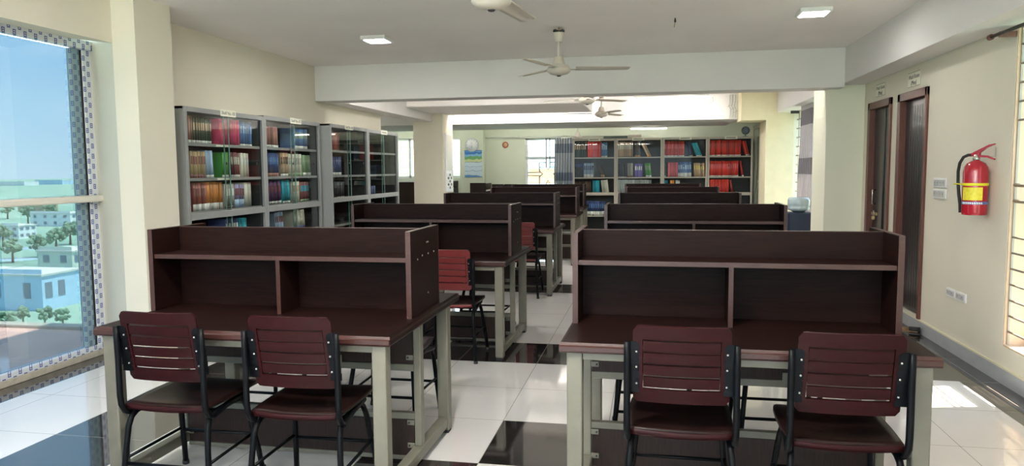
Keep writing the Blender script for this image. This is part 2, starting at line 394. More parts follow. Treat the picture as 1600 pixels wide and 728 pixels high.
# ------------------------------------------------------------------ the setting
XR, XL, ZC = 2.2, -3.9, 2.6
mb = MB(); mb.prism([(-4.26, -3.2), (2.35, -3.2), (2.35, 16.3), (-7.0, 16.3), (-7.0, 10.8), (-4.26, 10.8)], 'z', -.15, 0, 'floor_tiles'); struct(mb, 'floor')
mb = MB(); mb.prism([(-4.3, -3.2), (2.6, -3.2), (2.6, 16.3), (-7.1, 16.3), (-7.1, 10.8), (-4.3, 10.8)], 'z', ZC, ZC + .2, 'ceiling_paint'); struct(mb, 'ceiling')

# right wall of the front bay: window 2.2-5.09, door 6.53-7.25, door 7.45-8.17
mb = MB(); W0, W1 = XR, XR + .24
for y0, y1, z0, z1 in [(-3.2, 2.2, 0, ZC), (2.2, 5.09, 0, .235), (2.2, 5.09, 2.235, ZC), (5.09, 6.525, 0, ZC), (6.525, 7.245, 0, .11), (6.525, 7.245, 2.02, ZC),
                       (7.245, 7.45, 0, ZC), (7.45, 8.175, 0, .11), (7.45, 8.175, 2.02, ZC), (8.175, 10.0, 0, ZC), (10.0, 12.3, 0, .25), (10.0, 12.3, 2.28, ZC), (12.3, 16.3, 0, ZC)]:
    mb.box(W0, W1, y0, y1, z0, z1, 'wall_paint')
struct(mb, 'wall_right')
# rooms behind the two doors
mb = MB()
mb.box(3.6, 3.7, 6.2, 8.5, 0, ZC, 'wall_paint').box(2.44, 3.6, 6.1, 6.2, 0, ZC, 'wall_paint').box(2.44, 3.6, 8.5, 8.6, 0, ZC, 'wall_paint').box(2.35, 3.7, 6.1, 8.6, -.12, 0, 'skirting_tile').box(2.6, 3.7, 6.1, 8.6, ZC, ZC + .1, 'ceiling_paint')
struct(mb, 'wall_washroom')
# left wall: solid piece with the bookcases, splayed pier, glazed front bay
mb = MB()
mb.prism([(-3.52, 4.606), (-3.70, 4.606), (-4.10, 4.86), (-4.3, 4.86), (-4.3, 5.02), (-3.52, 5.0)], 'z', 0, ZC, 'wall_paint')
mb.box(-4.15, XL, 5.0, 10.3, 0, ZC, 'wall_paint')
mb.prism([(-3.70, 2.277), (-4.12, 2.335), (-4.3, 2.335), (-4.3, ZC), (-3.70, ZC)], 'y', -3.2, 4.62, 'wall_paint')
struct(mb, 'wall_left')
mb = MB()
for x0, x1, z0, z1 in [(-4.3, -3.4, 0, ZC), (-3.4, 1.7, 0, .5), (-3.4, 1.7, 2.3, ZC), (1.7, 2.45, 0, ZC)]: mb.box(x0, x1, -3.4, -3.2, z0, z1, 'wall_paint')
struct(mb, 'wall_behind')
w = struct_root('window_6'); mb = MB()  # unseen rear windows, added to let sky light into the room
for x in (-3.4, -2.13, -.86, .41, 1.64): mb.box(x, x + .06, -3.33, -3.27, .5, 2.3, 'white_metal', .004)
mb.box(-3.4, 1.7, -3.33, -3.27, .5, .56, 'white_metal', .004).box(-3.4, 1.7, -3.33, -3.27, 2.24, 2.3, 'white_metal', .004); mb.build('window_frame', w)
mb = MB(); mb.box(-3.4, 1.7, -3.303, -3.297, .5, 2.3, 'clear_glass'); mb.build('pane', w)
mb = MB(); mb.box(-4.26, -4.08, -3.2, 4.87, 0, .045, 'curb_stone', .004); struct(mb, 'trim_1')
# far part of the room
mb = MB()
BK = 16.0
for x0, x1, z0, z1 in [(-7.1, -6.6, 0, ZC), (-6.6, -4.16, 0, 1.19), (-6.6, -4.16, 2.09, ZC), (-4.16, -2.73, 0, ZC), (-2.73, -1.45, 0, .3), (-2.73, -1.45, 2.05, ZC), (-1.45, 2.45, 0, ZC)]:
    mb.box(x0, x1, BK, BK + .2, z0, z1, 'green_wall_paint')
mb.box(-4.16, -3.63, 15.8, BK, 0, ZC, 'green_wall_paint')
struct(mb, 'wall_back')
mb = MB(); mb.box(-7.1, -6.95, 10.8, 16.3, 0, ZC, 'green_wall_paint').box(-6.95, -4.26, 10.8, 10.95, 0, ZC, 'wall_paint').box(-4.3, -4.15, 10.3, 10.95, 0, ZC, 'wall_paint'); struct(mb, 'wall_far_left')
# beams and piers
mb = MB(); mb.box(XL, 1.95, 8.17, 8.47, 2.192, ZC, 'beam_paint', .006); struct(mb, 'trim_2')
mb = MB(); mb.box(1.95, XR, -3.2, 12.32, 2.235, ZC, 'beam_paint', .004); struct(mb, 'trim_3')
mb = MB(); mb.box(1.82, XR, 8.36, 9.0, 0, 2.235, 'pier_paint', .004); struct(mb, 'trim_4')
mb = MB(); mb.box(1.40, XR, 12.3, 12.95, 2.125, ZC, 'cream_wall_paint').box(1.78, XR, 12.3, 12.95, 0, 2.125, 'cream_wall_paint'); struct(mb, 'trim_5')
mb = MB(); mb.box(-6.95, 1.40, 12.8, 14.7, 2.18, ZC, 'beam_paint', .005); struct(mb, 'trim_6')
mb = MB(); mb.box(-3.93, -3.65, 8.47, 12.8, 2.19, ZC, 'beam_paint', .004); struct(mb, 'trim_7')
mb = MB(); mb.box(-3.65, -.98, 10.7, 12.45, 2.32, ZC, 'ceiling_paint', .02); struct(mb, 'trim_8')
mb = MB(); mb.box(-3.99, -3.47, 12.06, 12.7, 0, ZC, 'wall_paint', .004); struct(mb, 'trim_9')
# skirting along the right wall
mb = MB()
for y0, y1 in [(-3.2, 8.36)]:
    mb.box(XR - .012, XR, y0, y1, 0, .098, 'skirting_tile').box(XR - .015, XR, y0, y1, .098, .11, 'skirting_cap')
struct(mb, 'baseboard_right')
mb = MB(); mb.box(XL, XL + .012, 5.0, 10.3, 0, .1, 'skirting_tile'); struct(mb, 'baseboard_left')
mb = MB(); mb.box(-6.95, 2.2, BK - .012, BK, 0, .1, 'skirting_tile'); struct(mb, 'baseboard_back')

# window_1: the big glazed opening on the left, frames still in printed film
w = struct_root('window_1')
mb = MB()
mb.box(-4.16, -4.09, 4.775, 4.865, .045, 2.335, 'frame_film', .006)
mb.box(-4.10, -4.05, -3.2, 4.86, 2.27, 2.335, 'frame_film', .004)
mb.box(-4.17, -4.085, -3.2, 4.86, .045, .085, 'frame_film', .004)
mb.box(-4.23, -4.17, 4.80, 4.87, .05, 2.33, 'frame_film', .004)
for y in (-1.0, 1.9): mb.box(-4.16, -4.09, y - .04, y + .04, .085, 2.27, 'frame_film', .004)
mb.build('window_frame', w)
mb = MB(); mb.box(-4.120, -4.092, 4.665, 4.745, .085, 2.27, 'sash_film_glass_tint', .004).box(-4.121, -4.10, 4.745, 4.775, .085, 2.27, 'rubber'); mb.build('sash', w)  # sash wears the glass tint; dark strip paints the shaded gap
mb = MB(); mb.box(-4.08, -4.0, -3.2, 4.81, 1.163, 1.212, 'midrail_cream', .012); mb.build('transom_bar', w)
mb = MB(); mb.box(-4.128, -4.122, -3.2, 4.78, .085, 2.27, 'tinted_glass'); mb.build('pane', w)
# window_2: right wall near
def rod_grid(mb, plane, a0, a1, z0, z1, nz_, na, r, m, x=None):
    for k in range(nz_ + 1):
        z = z0 + (z1 - z0) * k / nz_
        mb.tube([(x, a0, z), (x, a1, z)] if plane == 'x' else [(a0, x, z), (a1, x, z)], r, m, 6)
    for k in range(na + 1):
        a = a0 + (a1 - a0) * k / na
        mb.tube([(x, a, z0), (x, a, z1)] if plane == 'x' else [(a, x, z0), (a, x, z1)], r, m, 6)
w = struct_root('window_2')
mb = MB(); mb.box(2.203, 2.34, 5.08, 5.09, .235, 2.235, 'reveal_sun_glow').box(2.203, 2.34, 2.2, 5.08, .235, .245, 'reveal_sun_glow'); mb.build('reveal_glow_sheet', w)  # peach sheets added to carry the sun's glow on the reveal
mb = MB()
for y in (2.2, 2.9, 3.65, 4.40): mb.box(2.34, 2.40, y, y + .05, .235, 2.235, 'white_metal', .004)
mb.box(2.34, 2.40, 5.04, 5.09, .235, 2.235, 'white_metal', .004).box(2.34, 2.40, 2.2, 5.09, .235, .28, 'white_metal', .004).box(2.34, 2.40, 2.2, 5.09, 2.19, 2.235, 'white_metal', .004)
mb.box(2.34, 2.40, 2.2, 5.09, 1.16, 1.20, 'white_metal', .004)
mb.build('window_frame', w)
mb = MB(); mb.box(2.367, 2.372, 2.2, 5.09, .26, 2.2, 'clear_glass'); mb.build('pane', w)
mb = MB()
for z in [.33 + .1 * k for k in range(7)] + [1.155, 1.255] + [1.655 + .115 * k for k in range(5)]: mb.tube([(2.225, 2.22, z), (2.225, 5.085, z)], .007 if z < 1.1 or z > 1.3 else .012, 'grille_tan', 6)
for y in (2.3, 3.0, 3.7, 4.3, 5.07): mb.box(2.219, 2.231, y, y + .012, .25, 2.23, 'grille_tan')
mb.build('security_grille', w)
# window_3: right wall of the second bay
w = struct_root('window_3')
mb = MB()
for y in (10.0, 10.75, 11.5, 12.25): mb.box(2.34, 2.40, y, y + .05, .25, 2.28, 'white_metal', .004)
mb.box(2.34, 2.40, 10, 12.3, .25, .3, 'white_metal', .004).box(2.34, 2.40, 10, 12.3, 2.23, 2.28, 'white_metal', .004)
mb.build('window_frame', w)
mb = MB(); mb.box(2.367, 2.372, 10, 12.3, .26, 2.25, 'clear_glass'); mb.build('pane', w)
mb = MB(); G = 'grille_tan'
for z in [.3 + .14 * k for k in range(15)]: mb.tube([(2.25, 10.0, z), (2.25, 12.3, z)], .010, G, 6)
for y in [10.05 + .3 * k for k in range(8)]: mb.tube([(2.25, y, .25), (2.25, y, 2.28)], .009, G, 6)
for y in (11.25, 11.9):
    for z in (1.0, 1.5):
        mb.tube([(2.24, y - .1, z - .12), (2.24, y - .1, z + .12), (2.24, y + .1, z + .12), (2.24, y + .1, z - .12), (2.24, y - .1, z - .12)], .009, G, 6)
mb.build('security_grille', w)
# windows in the back wall
def back_window(n, x0, x1, z0, z1, muls, rail, ornate):
    w = struct_root(n); mb = MB()
    for x in muls: mb.box(x - .025, x + .025, BK + .06, BK + .12, z0, z1, 'alu_grey' if ornate else 'white_metal', .003)
    mb.box(x0, x0 + .05, BK + .06, BK + .12, z0, z1, 'white_metal').box(x1 - .05, x1, BK + .06, BK + .12, z0, z1, 'white_metal')
    mb.box(x0, x1, BK + .06, BK + .12, z0, z0 + .05, 'white_metal').box(x0, x1, BK + .06, BK + .12, z1 - .04, z1, 'white_metal')
    if rail: mb.box(x0, x1, BK + .05, BK + .12, rail - .03, rail + .03, 'alu_grey', .003)
    mb.build('window_frame', w)
    mb = MB(); mb.box(x0, x1, BK + .088, BK + .092, z0, z1, 'clear_glass'); mb.build('pane', w)
    mb = MB(); y = BK + .03; r = .007; m = 'pipe_grey'
    if ornate:
        c = x0 + .50
        for k in range(13): mb.tube([(x0, y, z0 + .1 + k * .135), (x1, y, z0 + .1 + k * .135)], .003, m, 6)
        mb.tube([(c - .04, y, z1), (c - .04, y, 1.42), (c, y, 1.37), (c + .04, y, 1.42), (c + .04, y, z1)], .013, 'wire', 6)
        for sx_ in (-1, 1):
            mb.tube([(c + sx_ * .04, y, 1.52), (c + sx_ * .19, y, 1.52), (c + sx_ * .19, y, 1.33), (c + sx_ * .12, y, 1.27), (c + sx_ * .19, y, 1.21), (c + sx_ * .19, y, 1.02), (c + sx_ * .04, y, 1.02)], .013, 'wire', 6)
            mb.tube([(c + sx_ * .45, y, 1.30), (c + sx_ * .16, y, 1.31), (c + sx_ * .12, y, 1.27), (c + sx_ * .16, y, 1.23), (c + sx_ * .45, y, 1.24)], .010, 'wire', 6)
            mb.tube([(c + sx_ * .19, y, 1.42), (c + sx_ * .03, y, 1.42)], .010, 'wire', 6)
        mb.tube([(c - .08, y, .98), (c, y, 1.13), (c + .08, y, .98), (c, y, .85), (c - .08, y, .98)], .013, 'wire', 6)
    else:
        for k in range(6): mb.tube([(x0, y, z0 + .1 + k * .15), (x1, y, z0 + .1 + k * .15)], .004, 'white_metal', 6)
    mb.build('security_grille', w)
back_window('window_4', -2.73, -1.45, .3, 2.05, (-2.05, -1.9), 1.62, True)
back_window('window_5', -6.6, -4.16, 1.19, 2.09, (-5.4, -4.5), None, False)

# doors on the right wall
def door(n, y0, y1, kind):
    d = struct_root(n); mb = MB(); f = .07; xa, xb = XR - .022, XR + .10
    mb.box(xa, xb, y0, y0 + f * .6, .11, 2.02, 'door_frame_wood', .005).box(xa, xb, y1 - f, y1, .11, 2.02, 'door_frame_wood', .005).box(xa, xb, y0, y1, 2.02 - f, 2.02, 'door_frame_wood', .005)
    mb.build('door_frame', d)
    mb = MB(); a, b = y0 + f * .6, y1 - f
    if kind == 1:
        mb.box(XR + .035, XR + .075, a + .30, b, .12, 1.95, 'door_leaf_dark', .004)
        mb.box(XR + .05, XR + .08, a, a + .30, .12, 1.95, 'door_leaf_reflection', .003)  # greenish reflection on the leaf painted as a separate strip
    else:
        mb.box(XR + .035, XR + .075, a, b, .12, 1.95, 'door_leaf_dark', .004)
        for k in range(9): mb.box(XR + .033, XR + .036, a + .03 + k * .058, a + .036 + k * .058, .16, 1.9, 'door_leaf_dark', .001)
    lf = mb.build('door_leaf', d)
    if kind == 1:
        mb = MB(); yy = b - .10
        mb.tube([(XR + .035, yy, 1.0), (XR + .005, yy, 1.0), (XR + .005, yy, 1.14), (XR + .035, yy, 1.14)], .007, 'chrome', 8); mb.build('door_handle', lf)
        mb = MB(); mb.box(XR + .02, XR + .034, yy - .09, yy + .07, .885, .915, 'brass', .003); mb.tube([(XR + .015, yy - .03, .87), (XR + .015, yy - .03, .93), (XR + .015, yy + .01, .93), (XR + .015, yy + .01, .87)], .005, 'chrome', 6)
        mb.box(XR + .005, XR + .025, yy - .035, yy + .015, .84, .875, 'brass', .004); mb.build('hasp', lf)
    else:
        mb = MB(); mb.lathe([(.012, -.03), (.02, -.02), (.02, -.008), (.008, 0)], (XR + .035, a + .06, .85), 'brass', 12, 'x'); mb.build('door_knob', lf)
door('door_1', 7.45, 8.175, 1)
door('door_2', 6.525, 7.245, 2)

mb = MB()
for y0, y1, z in ((1.9, 5.3, .10), (9.8, 12.5, .12)): mb.box(2.44, 2.74, y0, y1, z - .1, z, 'parapet_pale', .01)
struct(mb, 'bounce_ledge')  # ledges added to bounce sun up through the right windows
# terrace outside the glazed front and the land beyond
mb = MB(); mb.box(-6.6, -4.26, -3.4, 5.75, -.16, -.03, 'terrace_tiles'); mb.box(-6.7, -4.26, 5.65, 5.78, -.16, 0.0, 'curb_stone', .01); struct(mb, 'trim_10')
mb = MB(); mb.box(-2600, 1400, -1500, 4000, -24.2, -24, 'field_ground_hazed'); tag(mb.build('ground'), kind='structure')

# ------------------------------------------------------------------ carrel desks
DW, DD, ZT = 1.339, 1.073, .7205
def carrel_desk():
    t = thing('study_desk', 'x', 'desk')
    mb = MB(); y0, y1 = 0, DD
    mb.prism([(0.006, ZT - .038), (0, ZT - .030), (0, ZT - .014), (.012, ZT - .010), (.016, ZT), (DW - .016, ZT), (DW - .012, ZT - .010), (DW, ZT - .014), (DW, ZT - .030), (DW - .006, ZT - .038)], 'y', .014, DD - .014, 'desk_wood')
    for ya, yb, sgn in ((.014, 0, 1), (DD - .014, DD, -1)):
        # moulded front and back lip
        mb.prism([(ya, ZT - .038), (yb + sgn * .006, ZT - .038), (yb, ZT - .030), (yb, ZT - .014), (yb + sgn * .010, ZT - .010), (ya, ZT)], 'x', 0.004, DW - .004, 'desk_edge')
    mb.build('tabletop', t)
    xl0, xl1, xr0, xr1 = .03, .09, 1.252, 1.312
    for x0, x1 in ((xl0, xl1), (xr0, xr1)):
        for a, b in ((.02, .08), (.915, .975)):
            mb = MB(); mb.box(x0, x1, a, b, .015, ZT - .038, 'cream_steel', .006); lg = mb.build('leg', t)
            mb = MB(); mb.box(x0 + .004, x1 - .004, a + .004, b - .004, 0, .015, 'rubber', .003); mb.build('rubber_foot', lg)
        mb = MB(); mb.box(x0 + .006, x1 - .006, .08, .915, .035, .088, 'cream_steel', .005); mb.build('foot_rail', t)
        mb = MB(); mb.box(x0 + .012, x1 - .012, .50, .545, .088, ZT - .038, 'cream_steel', .004)
        s = -1 if x0 > .5 else 1; xp = x0 + .012 if x0 > .5 else x1 - .012
        for z in (.51, .20, .09):
            mb.box(min(xp, xp + s * .035), max(xp, xp + s * .035), .497, .503, z - .012, z + .012, 'cream_steel', .002)
            mb.lathe([(.004, -.004), (.004, 0)], (xp + s * .025, .497, z), 'rubber', 8, 'y')
        mb.build('centre_post', t)
    for ya_ in (.03, .935): mb = MB(); mb.box(xl1, xr0, ya_, ya_ + .03, .650, ZT - .038, 'cream_steel', .003); mb.build('apron_rail', t)
    mb = MB()
    for z0, z1 in ((.443, .475), (.213, .243), (.016, .036)): mb.box(xl1 - .012, xr0 + .012, .505, .54, z0, z1, 'cream_steel', .003)
    for x in (.45, .90): mb.box(x - .012, x + .012, .497, .503, .475, .51, 'cream_steel', .002)
    mb.build('centre_rail', t)
    for z0, z1 in ((.476, .655), (.037, .212)):
        mb = MB(); mb.box(xl1 - .008, xr0 + .008, .508, .524, z0, z1, 'panel_wood', .001); mb.build('modesty_panel', t)
    # carrel on top
    zc, zs = 1.107, .9895; ya, yb = .3645, .79; ym = (ya + yb) / 2
    for x0, x1 in ((.012, .034), (1.285, 1.307)):
        mb = MB(); mb.box(x0, x1, ya, yb, ZT, zc, 'desk_wood', .002)
        mb.box(x0 - .0005, x1 + .0005, ya - .0015, ya, ZT, zc + .001, 'desk_edge').box(x0 - .0005, x1 + .0005, yb, yb + .0015, ZT, zc + .001, 'desk_edge').box(x0, x1, ya, yb, zc, zc + .0015, 'desk_edge')
        sx_ = x0 - .001 if x0 < .5 else x1 + .001
        for yy, zz in ((.46, .975), (.53, .985), (.62, .985), (.71, .985), (.61, .80), (.6, 1.04), (.62, 1.04)):
            mb.lathe([(.004, -.001), (.004, .001)], (sx_, yy, zz), 'bolt_steel', 8, 'x')
        mb.build('side_panel', t)
    mb = MB(); mb.box(.034, 1.285, ym - .009, ym + .009, ZT, zc - .002, 'desk_wood', .001).box(.034, 1.285, ym - .009, ym + .009, zc - .002, zc, 'desk_edge'); mb.build('back_panel', t)
    for a, b, e in ((ya + .012, ym - .009, ya + .012), (ym + .009, yb - .012, yb - .012)):
        mb = MB(); mb.box(.034, 1.285, a, b, zs - .018, zs, 'desk_wood', .001).box(.034, 1.285, e - .0015, e + .0015, zs - .019, zs + .001, 'desk_edge'); mb.build('shelf', t)
        mb = MB(); xm = .662; mb.box(xm - .009, xm + .009, a + .006, b, ZT, zs - .018, 'desk_wood', .001).box(xm - .0095, xm + .0095, e - .0015 + (.006 if e < ym else -.006), e + .0015 + (.006 if e < ym else -.006), ZT, zs - .018, 'desk_edge'); mb.build('divider', t)
    return t
desk_rows = {'L': [(-1.006, 2.701, -.13), (-1.017, 5.10, -.75), (-1.0226, 7.807, 0), (-1.038, 10.376, 0), (-1.122, 12.49, 0)],
             'R': [(-.3435, 2.724, -.9), (-.354, 5.127, 0), (-.368, 7.729, 0), (-.374, 10.255, 0), (-.47, 12.65, 0)]}
desk_labels = {'L': ['nearest dark wood carrel desk on the left of the aisle, by the big window', 'second carrel desk of the left row, with a bright red chair at its right end',
                     'third carrel desk of the left row, a red chair tucked behind the second desk', 'fourth carrel desk back in the left row, mostly hidden', 'farthest carrel desk in the left row, before the ornate window'],
               'R': ['nearest dark wood carrel desk on the right of the aisle, with two chairs before it', 'second carrel desk of the right row, its top seen above the nearest one',
                     'third carrel desk of the right row, before the red books', 'fourth carrel desk of the right row, only its top edge showing', 'farthest carrel desk of the right row, right before the far bookcases']}
desk0 = carrel_desk(); first = True
for side in 'LR':
    for i, (x, y, r) in enumerate(desk_rows[side]):
        d = desk0 if first else copy_tree(desk0); first = False
        r = math.radians(r); d.rotation_euler = (0, 0, r)
        if side == 'L': x -= DW * math.cos(r); y -= DW * math.sin(r)
        d.location = (x, y, 0); tag(d, desk_labels[side][i], 'desk', 'study desks in two rows')

# ------------------------------------------------------------------ chairs
def make_chair(redmat, label):
    t = thing('library_chair', label, 'chair')
    # seat: rounded, slightly dished board with a turned-down rear edge
    mb = MB(); w, d, z = .372, .42, .425
    def seat(u, v):
        x = (u - .5); k = 1.0 + .05 * math.sin(v * PI)
        ed = min(1, max(0, (v - .80) / .2)); sh = 1 - .10 * ed * ed
        y = v * d + .012 * (1 - (2 * x) ** 2) * (1 if v > .5 else -1)
        zz = z - .012 * (1 - (2 * x) ** 2) * math.sin(min(1, v * 1.4) * PI * .8) - (.010 * (v - .85) / .15 if v > .85 else 0)
        return (x * w * k * sh, y, zz)
    mb.grid(seat, 14, 12, 'seat_wood', -.016)
    mb.grid(lambda u, v: ((u - .5) * w, -.013 * (1 - (2 * u - 1) ** 2) - .004 - .002 * v, z - .003 - .022 * v - .006 * (1 - (2 * u - 1) ** 2)), 14, 2, redmat, .006)
    mb.build('seat', t)
    # backrest: curved board frame with five long slots between slats
    mb = MB(); W_, H = .342, .300; zb, zt = .520, .815
    def BP(x, h):   # x in metres, h 0..1
        return Vector((x, .030 - .055 * h + .016 * ((2 * x / W_) ** 2) - .016, zb + (zt - zb) * h))
    def piece(x0, x1, h0, h1, m, rc=0, thick=.011, n=12):
        def fn(u, v):
            x = x0 + (x1 - x0) * u; h = h0 + (h1 - h0) * v
            if rc:
                e = min(abs(x - x0), abs(x - x1)); rr = .018
                if e < rr:
                    cut = (rr - math.sqrt(max(0, rr * rr - (rr - e) ** 2))) / (zt - zb)
                    if rc == 1: h = h0 + (h1 - cut - h0) * v
                    else: h = h0 + cut + (h1 - h0 - cut) * v
            return BP(x, h)
        mb.grid(fn, n, 2, m, thick, False)
    piece(-W_ / 2, W_ / 2, .83, 1.0, redmat, 1, n=24); piece(-W_ / 2, W_ / 2, 0, .175, redmat, 2, n=24)
    for s in (-1, 1): piece(min(s * W_ / 2, s * .137), max(s * W_ / 2, s * .137), .175, .83, redmat, 0, .011, 2)
    gap = .026; n = 4; hh = (.83 - .175 - gap * 5) / 4
    for k in range(4): piece(-.1345, .1345, .175 + gap + k * (hh + gap), .175 + (k + 1) * (hh + gap), redmat, 0, .009)
    mb.build('backrest', t)
    # tubular steel
    for s in (-1, 1):
        mb = MB(); X = s * .193
        mb.tube([(X, -.030, .752), (X, -.027, .68), (X, -.025, .60), (X, -.026, .53), (X, -.026, .46), (X, -.021, .42), (s * .192, -.004, .388), (s * .190, .028, .372), (s * .185, .07, .375), (s * .178, .16, .385), (s * .170, .30, .387)],
                [.011, .0125] + [.0125] * 9, 'black_tube', 10)
        up = mb.build('back_upright', t)
        mb = MB()
        for q in range(7):
            h = .12 + q * .095; c = BP(s * .165, h); c2 = BP(s * .165, h + .095)
            mb.box(min(s * .150, s * .196), max(s * .150, s * .196), c.y - .0175, c.y - .0125, c.z, c2.z + .001, 'black_tube')
        mb.build('side_plate', up)
        for h in (.24, .46, .66):
            c = BP(s * .160, h); mb = MB(); mb.lathe([(.0045, -.011), (.0035, -.0145), (.001, -.0155)], (s * .160, c.y - .006, c.z), 'bolt_steel', 10, 'y'); mb.build('bolt', up)
        mb = MB(); Z = .378
        mb.tube([(s * .205, -.035, .012), (s * .196, -.022, .12), (s * .188, -.010, .24), (s * .183, .002, .32), (s * .179, .018, .357), (s * .176, .045, .374), (s * .174, .09, .378), (s * .168, .20, .378), (s * .163, .27, .374), (s * .163, .305, .355),
                 (s * .168, .325, .315), (s * .180, .350, .20), (s * .190, .372, .10), (s * .197, .386, .012)], .0125, 'black_tube', 10)
        lp = mb.build('leg', t)
        for y_, x_ in ((-.036, .206), (.387, .198)):
            mb = MB(); mb.lathe([(.0145, 0), (.0155, .006), (.0145, .02)], (s * x_, y_, 0), 'rubber', 12); mb.build('rubber_foot', lp)
        mb = MB(); mb.tube([(s * .192, -.016, .185), (s * .184, .352, .19)], .007, 'black_tube', 8); mb.build('stretcher', t)
    mb = MB(); mb.tube([(-.190, -.016, .165), (.190, -.016, .165)], .008, 'black_tube', 8); mb.build('stretcher', t)
    mb = MB(); mb.tube([(-.183, .353, .18), (.183, .353, .18)], .008, 'black_tube', 8); mb.build('stretcher', t)
    mb = MB(); mb.tube([(-.172, .09, .378), (.172, .09, .378)], .008, 'black_tube', 8).tube([(-.165, .26, .376), (.165, .26, .376)], .008, 'black_tube', 8); mb.build('seat_bar', t)
    return t
cA = make_chair('chair_red_shaded', 'mahogany slatted chair painted in shade at the nearest left desk, closest to the big window')
cB = make_chair('chair_red_lit', 'red slatted chair painted as lit at the right end of the second left desk')
chairs = [  # (proto, x, y, rz, label)
    (cA, -1.96, 2.64, 0, None),
    (cA, -1.385, 2.64, 1.0, 'mahogany slatted chair at the right end of the nearest left desk'),
    (cA, .112, 2.68, -1.0, 'dark chair at the left end of the nearest right desk, seen square from behind'),
    (cA, .675, 2.655, 0, 'dark chair at the right end of the nearest right desk, closest to the right wall'),
    (cA, -1.40, 3.97, 180, 'chair across the nearest left desk at its aisle end, legs seen past the post'),
    (cA, -2.00, 3.93, 180, 'chair on the far side of the nearest left desk towards the window'),
    (cA, .02, 3.93, 180, 'chair on the far side of the nearest right desk at its aisle end'),
    (cA, .62, 3.93, 180, 'chair on the far side of the nearest right desk towards the right wall'),
    (cB, -1.425, 5.03, 0, None),
    (cA, -2.03, 4.95, 0, 'dark chair before the window end of the second left desk, seen under the nearest desk'),
    (cA, -1.40, 6.33, 180, 'dark chair on the far side of the second left desk at its aisle end'),
    (cB, -1.385, 7.70, 0, 'red slatted chair at the aisle end of the third left desk, behind the second desk'),
    (cA, -1.40, 8.98, 180, 'dark chair on the far side of the third left desk at its aisle end'),
]
used = set()
for p, x, y, rz, lab in chairs:
    if p.name in used: c = copy_tree(p)
    else: c = p; used.add(p.name)
    c.location = (x, y, 0); c.rotation_euler = (0, 0, math.radians(rz))
    tag(c, lab or p['label'], 'chair', 'slatted library chairs')

# ------------------------------------------------------------------ bookcases
def bookcase(loc, rz, w, h, d, shelves, splits, label, plate, frame, inner, sidemat, group, mid=None, doors=True):
    """front at local y=0 looking to -y; shelves: heights of shelf tops; mid: height of the thick rail"""
    t = thing('bookcase', label, 'bookcase', loc, rz, group); s = .035
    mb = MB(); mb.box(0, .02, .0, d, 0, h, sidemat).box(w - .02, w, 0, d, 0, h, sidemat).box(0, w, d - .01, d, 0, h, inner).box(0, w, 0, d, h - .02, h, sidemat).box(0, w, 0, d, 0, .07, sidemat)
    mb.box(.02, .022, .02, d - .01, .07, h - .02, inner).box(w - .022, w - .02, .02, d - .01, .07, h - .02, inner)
    mb.build('cabinet_body', t)
    mb = MB(); mb.box(0, s, -.012, 0, .0, h, frame, .003).box(w - s, w, -.012, 0, 0, h, frame, .003).box(s, w - s, -.012, 0, h - .04, h, frame, .003).box(s, w - s, -.012, 0, .0, .09, frame, .003)
    if mid: mb.box(s, w - s, -.012, .0, mid - .025, mid + .03, frame, .004)
    mb.build('face_frame', t)
    for z in shelves:
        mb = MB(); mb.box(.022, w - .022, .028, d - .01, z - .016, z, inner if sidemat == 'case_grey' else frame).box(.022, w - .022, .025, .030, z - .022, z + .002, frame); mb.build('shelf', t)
    if label.startswith('nearest grey'):
        for z in (1.605, 1.326): mb = MB(); mb.box(.46, .66, .0222, .0255, z - .018, z - .004, 'plate_ivory'); mb.build('shelf_label', t)
    if doors:
        spans = [(.09, h - .04)] if not mid else [(.09, mid - .025), (mid + .03, h - .04)]
        for z0, z1 in spans:
            for k, (xa, xb, yy) in enumerate(((s, w / 2 + .03, .004), (w / 2 - .03, w - s, .013))):
                mb = MB(); mb.box(xa, xb, yy, yy + .004, z0, z1, 'case_glass' if sidemat == 'case_grey' else 'case_glass_clear'); g = mb.build('glass_door', t)
                mb = MB(); hx = xa + .06 if k == 0 else xb - .06
                hx = xb - .05 if k == 0 else xb - .08
                if sidemat == 'case_grey': ex = xb if k == 0 else xa; mb2 = MB(); mb2.box(ex - .004, ex + .004, yy - .001, yy + .005, z0, z1, 'glass_edge'); mb2.build('glass_edge', g)
                mb.lathe([(.012, 0), (.012, -.003), (.007, -.004)], (hx, yy - .0005 + .0, (z0 + z1) / 2), 'fan_black', 12, 'y'); mb.build('finger_pull', g)
    if plate:
        px, txt, tm = plate; mb = MB(); mb.box(px - .115, px + .115, -.016, -.012, h - .045, h + .012, 'plate_ivory', .001); q = mb.build('name_plate', t)
        if txt: text('lettering', txt, .040, tm, q, T(px, -.0165, h - .017) @ FACE_MY)
        else:
            mb = MB()
            for k in range(9): mb.box(px - .085 + k * .019, px - .073 + k * .019, -.0168, -.016, h - .026, h - .008, tm)
            mb.build('lettering', q)
    return t
LGR = 'grey steel bookcases along the left wall'; FGR = 'bookcases across the far end'
LS = [.09, .50, .77, 1.059, 1.326, 1.605]
cases = {}
cases['L1'] = ((-3.55, 5.142, 0), PI / 2)
cases['L2'] = ((-3.55, 6.335, 0), PI / 2)
cases['L3'] = ((-3.45, 7.553, 0), PI / 2)
cases['L4'] = ((-3.45, 8.643, 0), PI / 2)
bookcase(*cases['L1'], 1.19, 1.885, .345, LS, None, 'nearest grey glass-front bookcase on the left wall, holding pink and orange books', (.60, 'Shelf No.-08', 'ink_soft'), 'case_grey', 'case_inner', 'case_grey', LGR, 1.02)
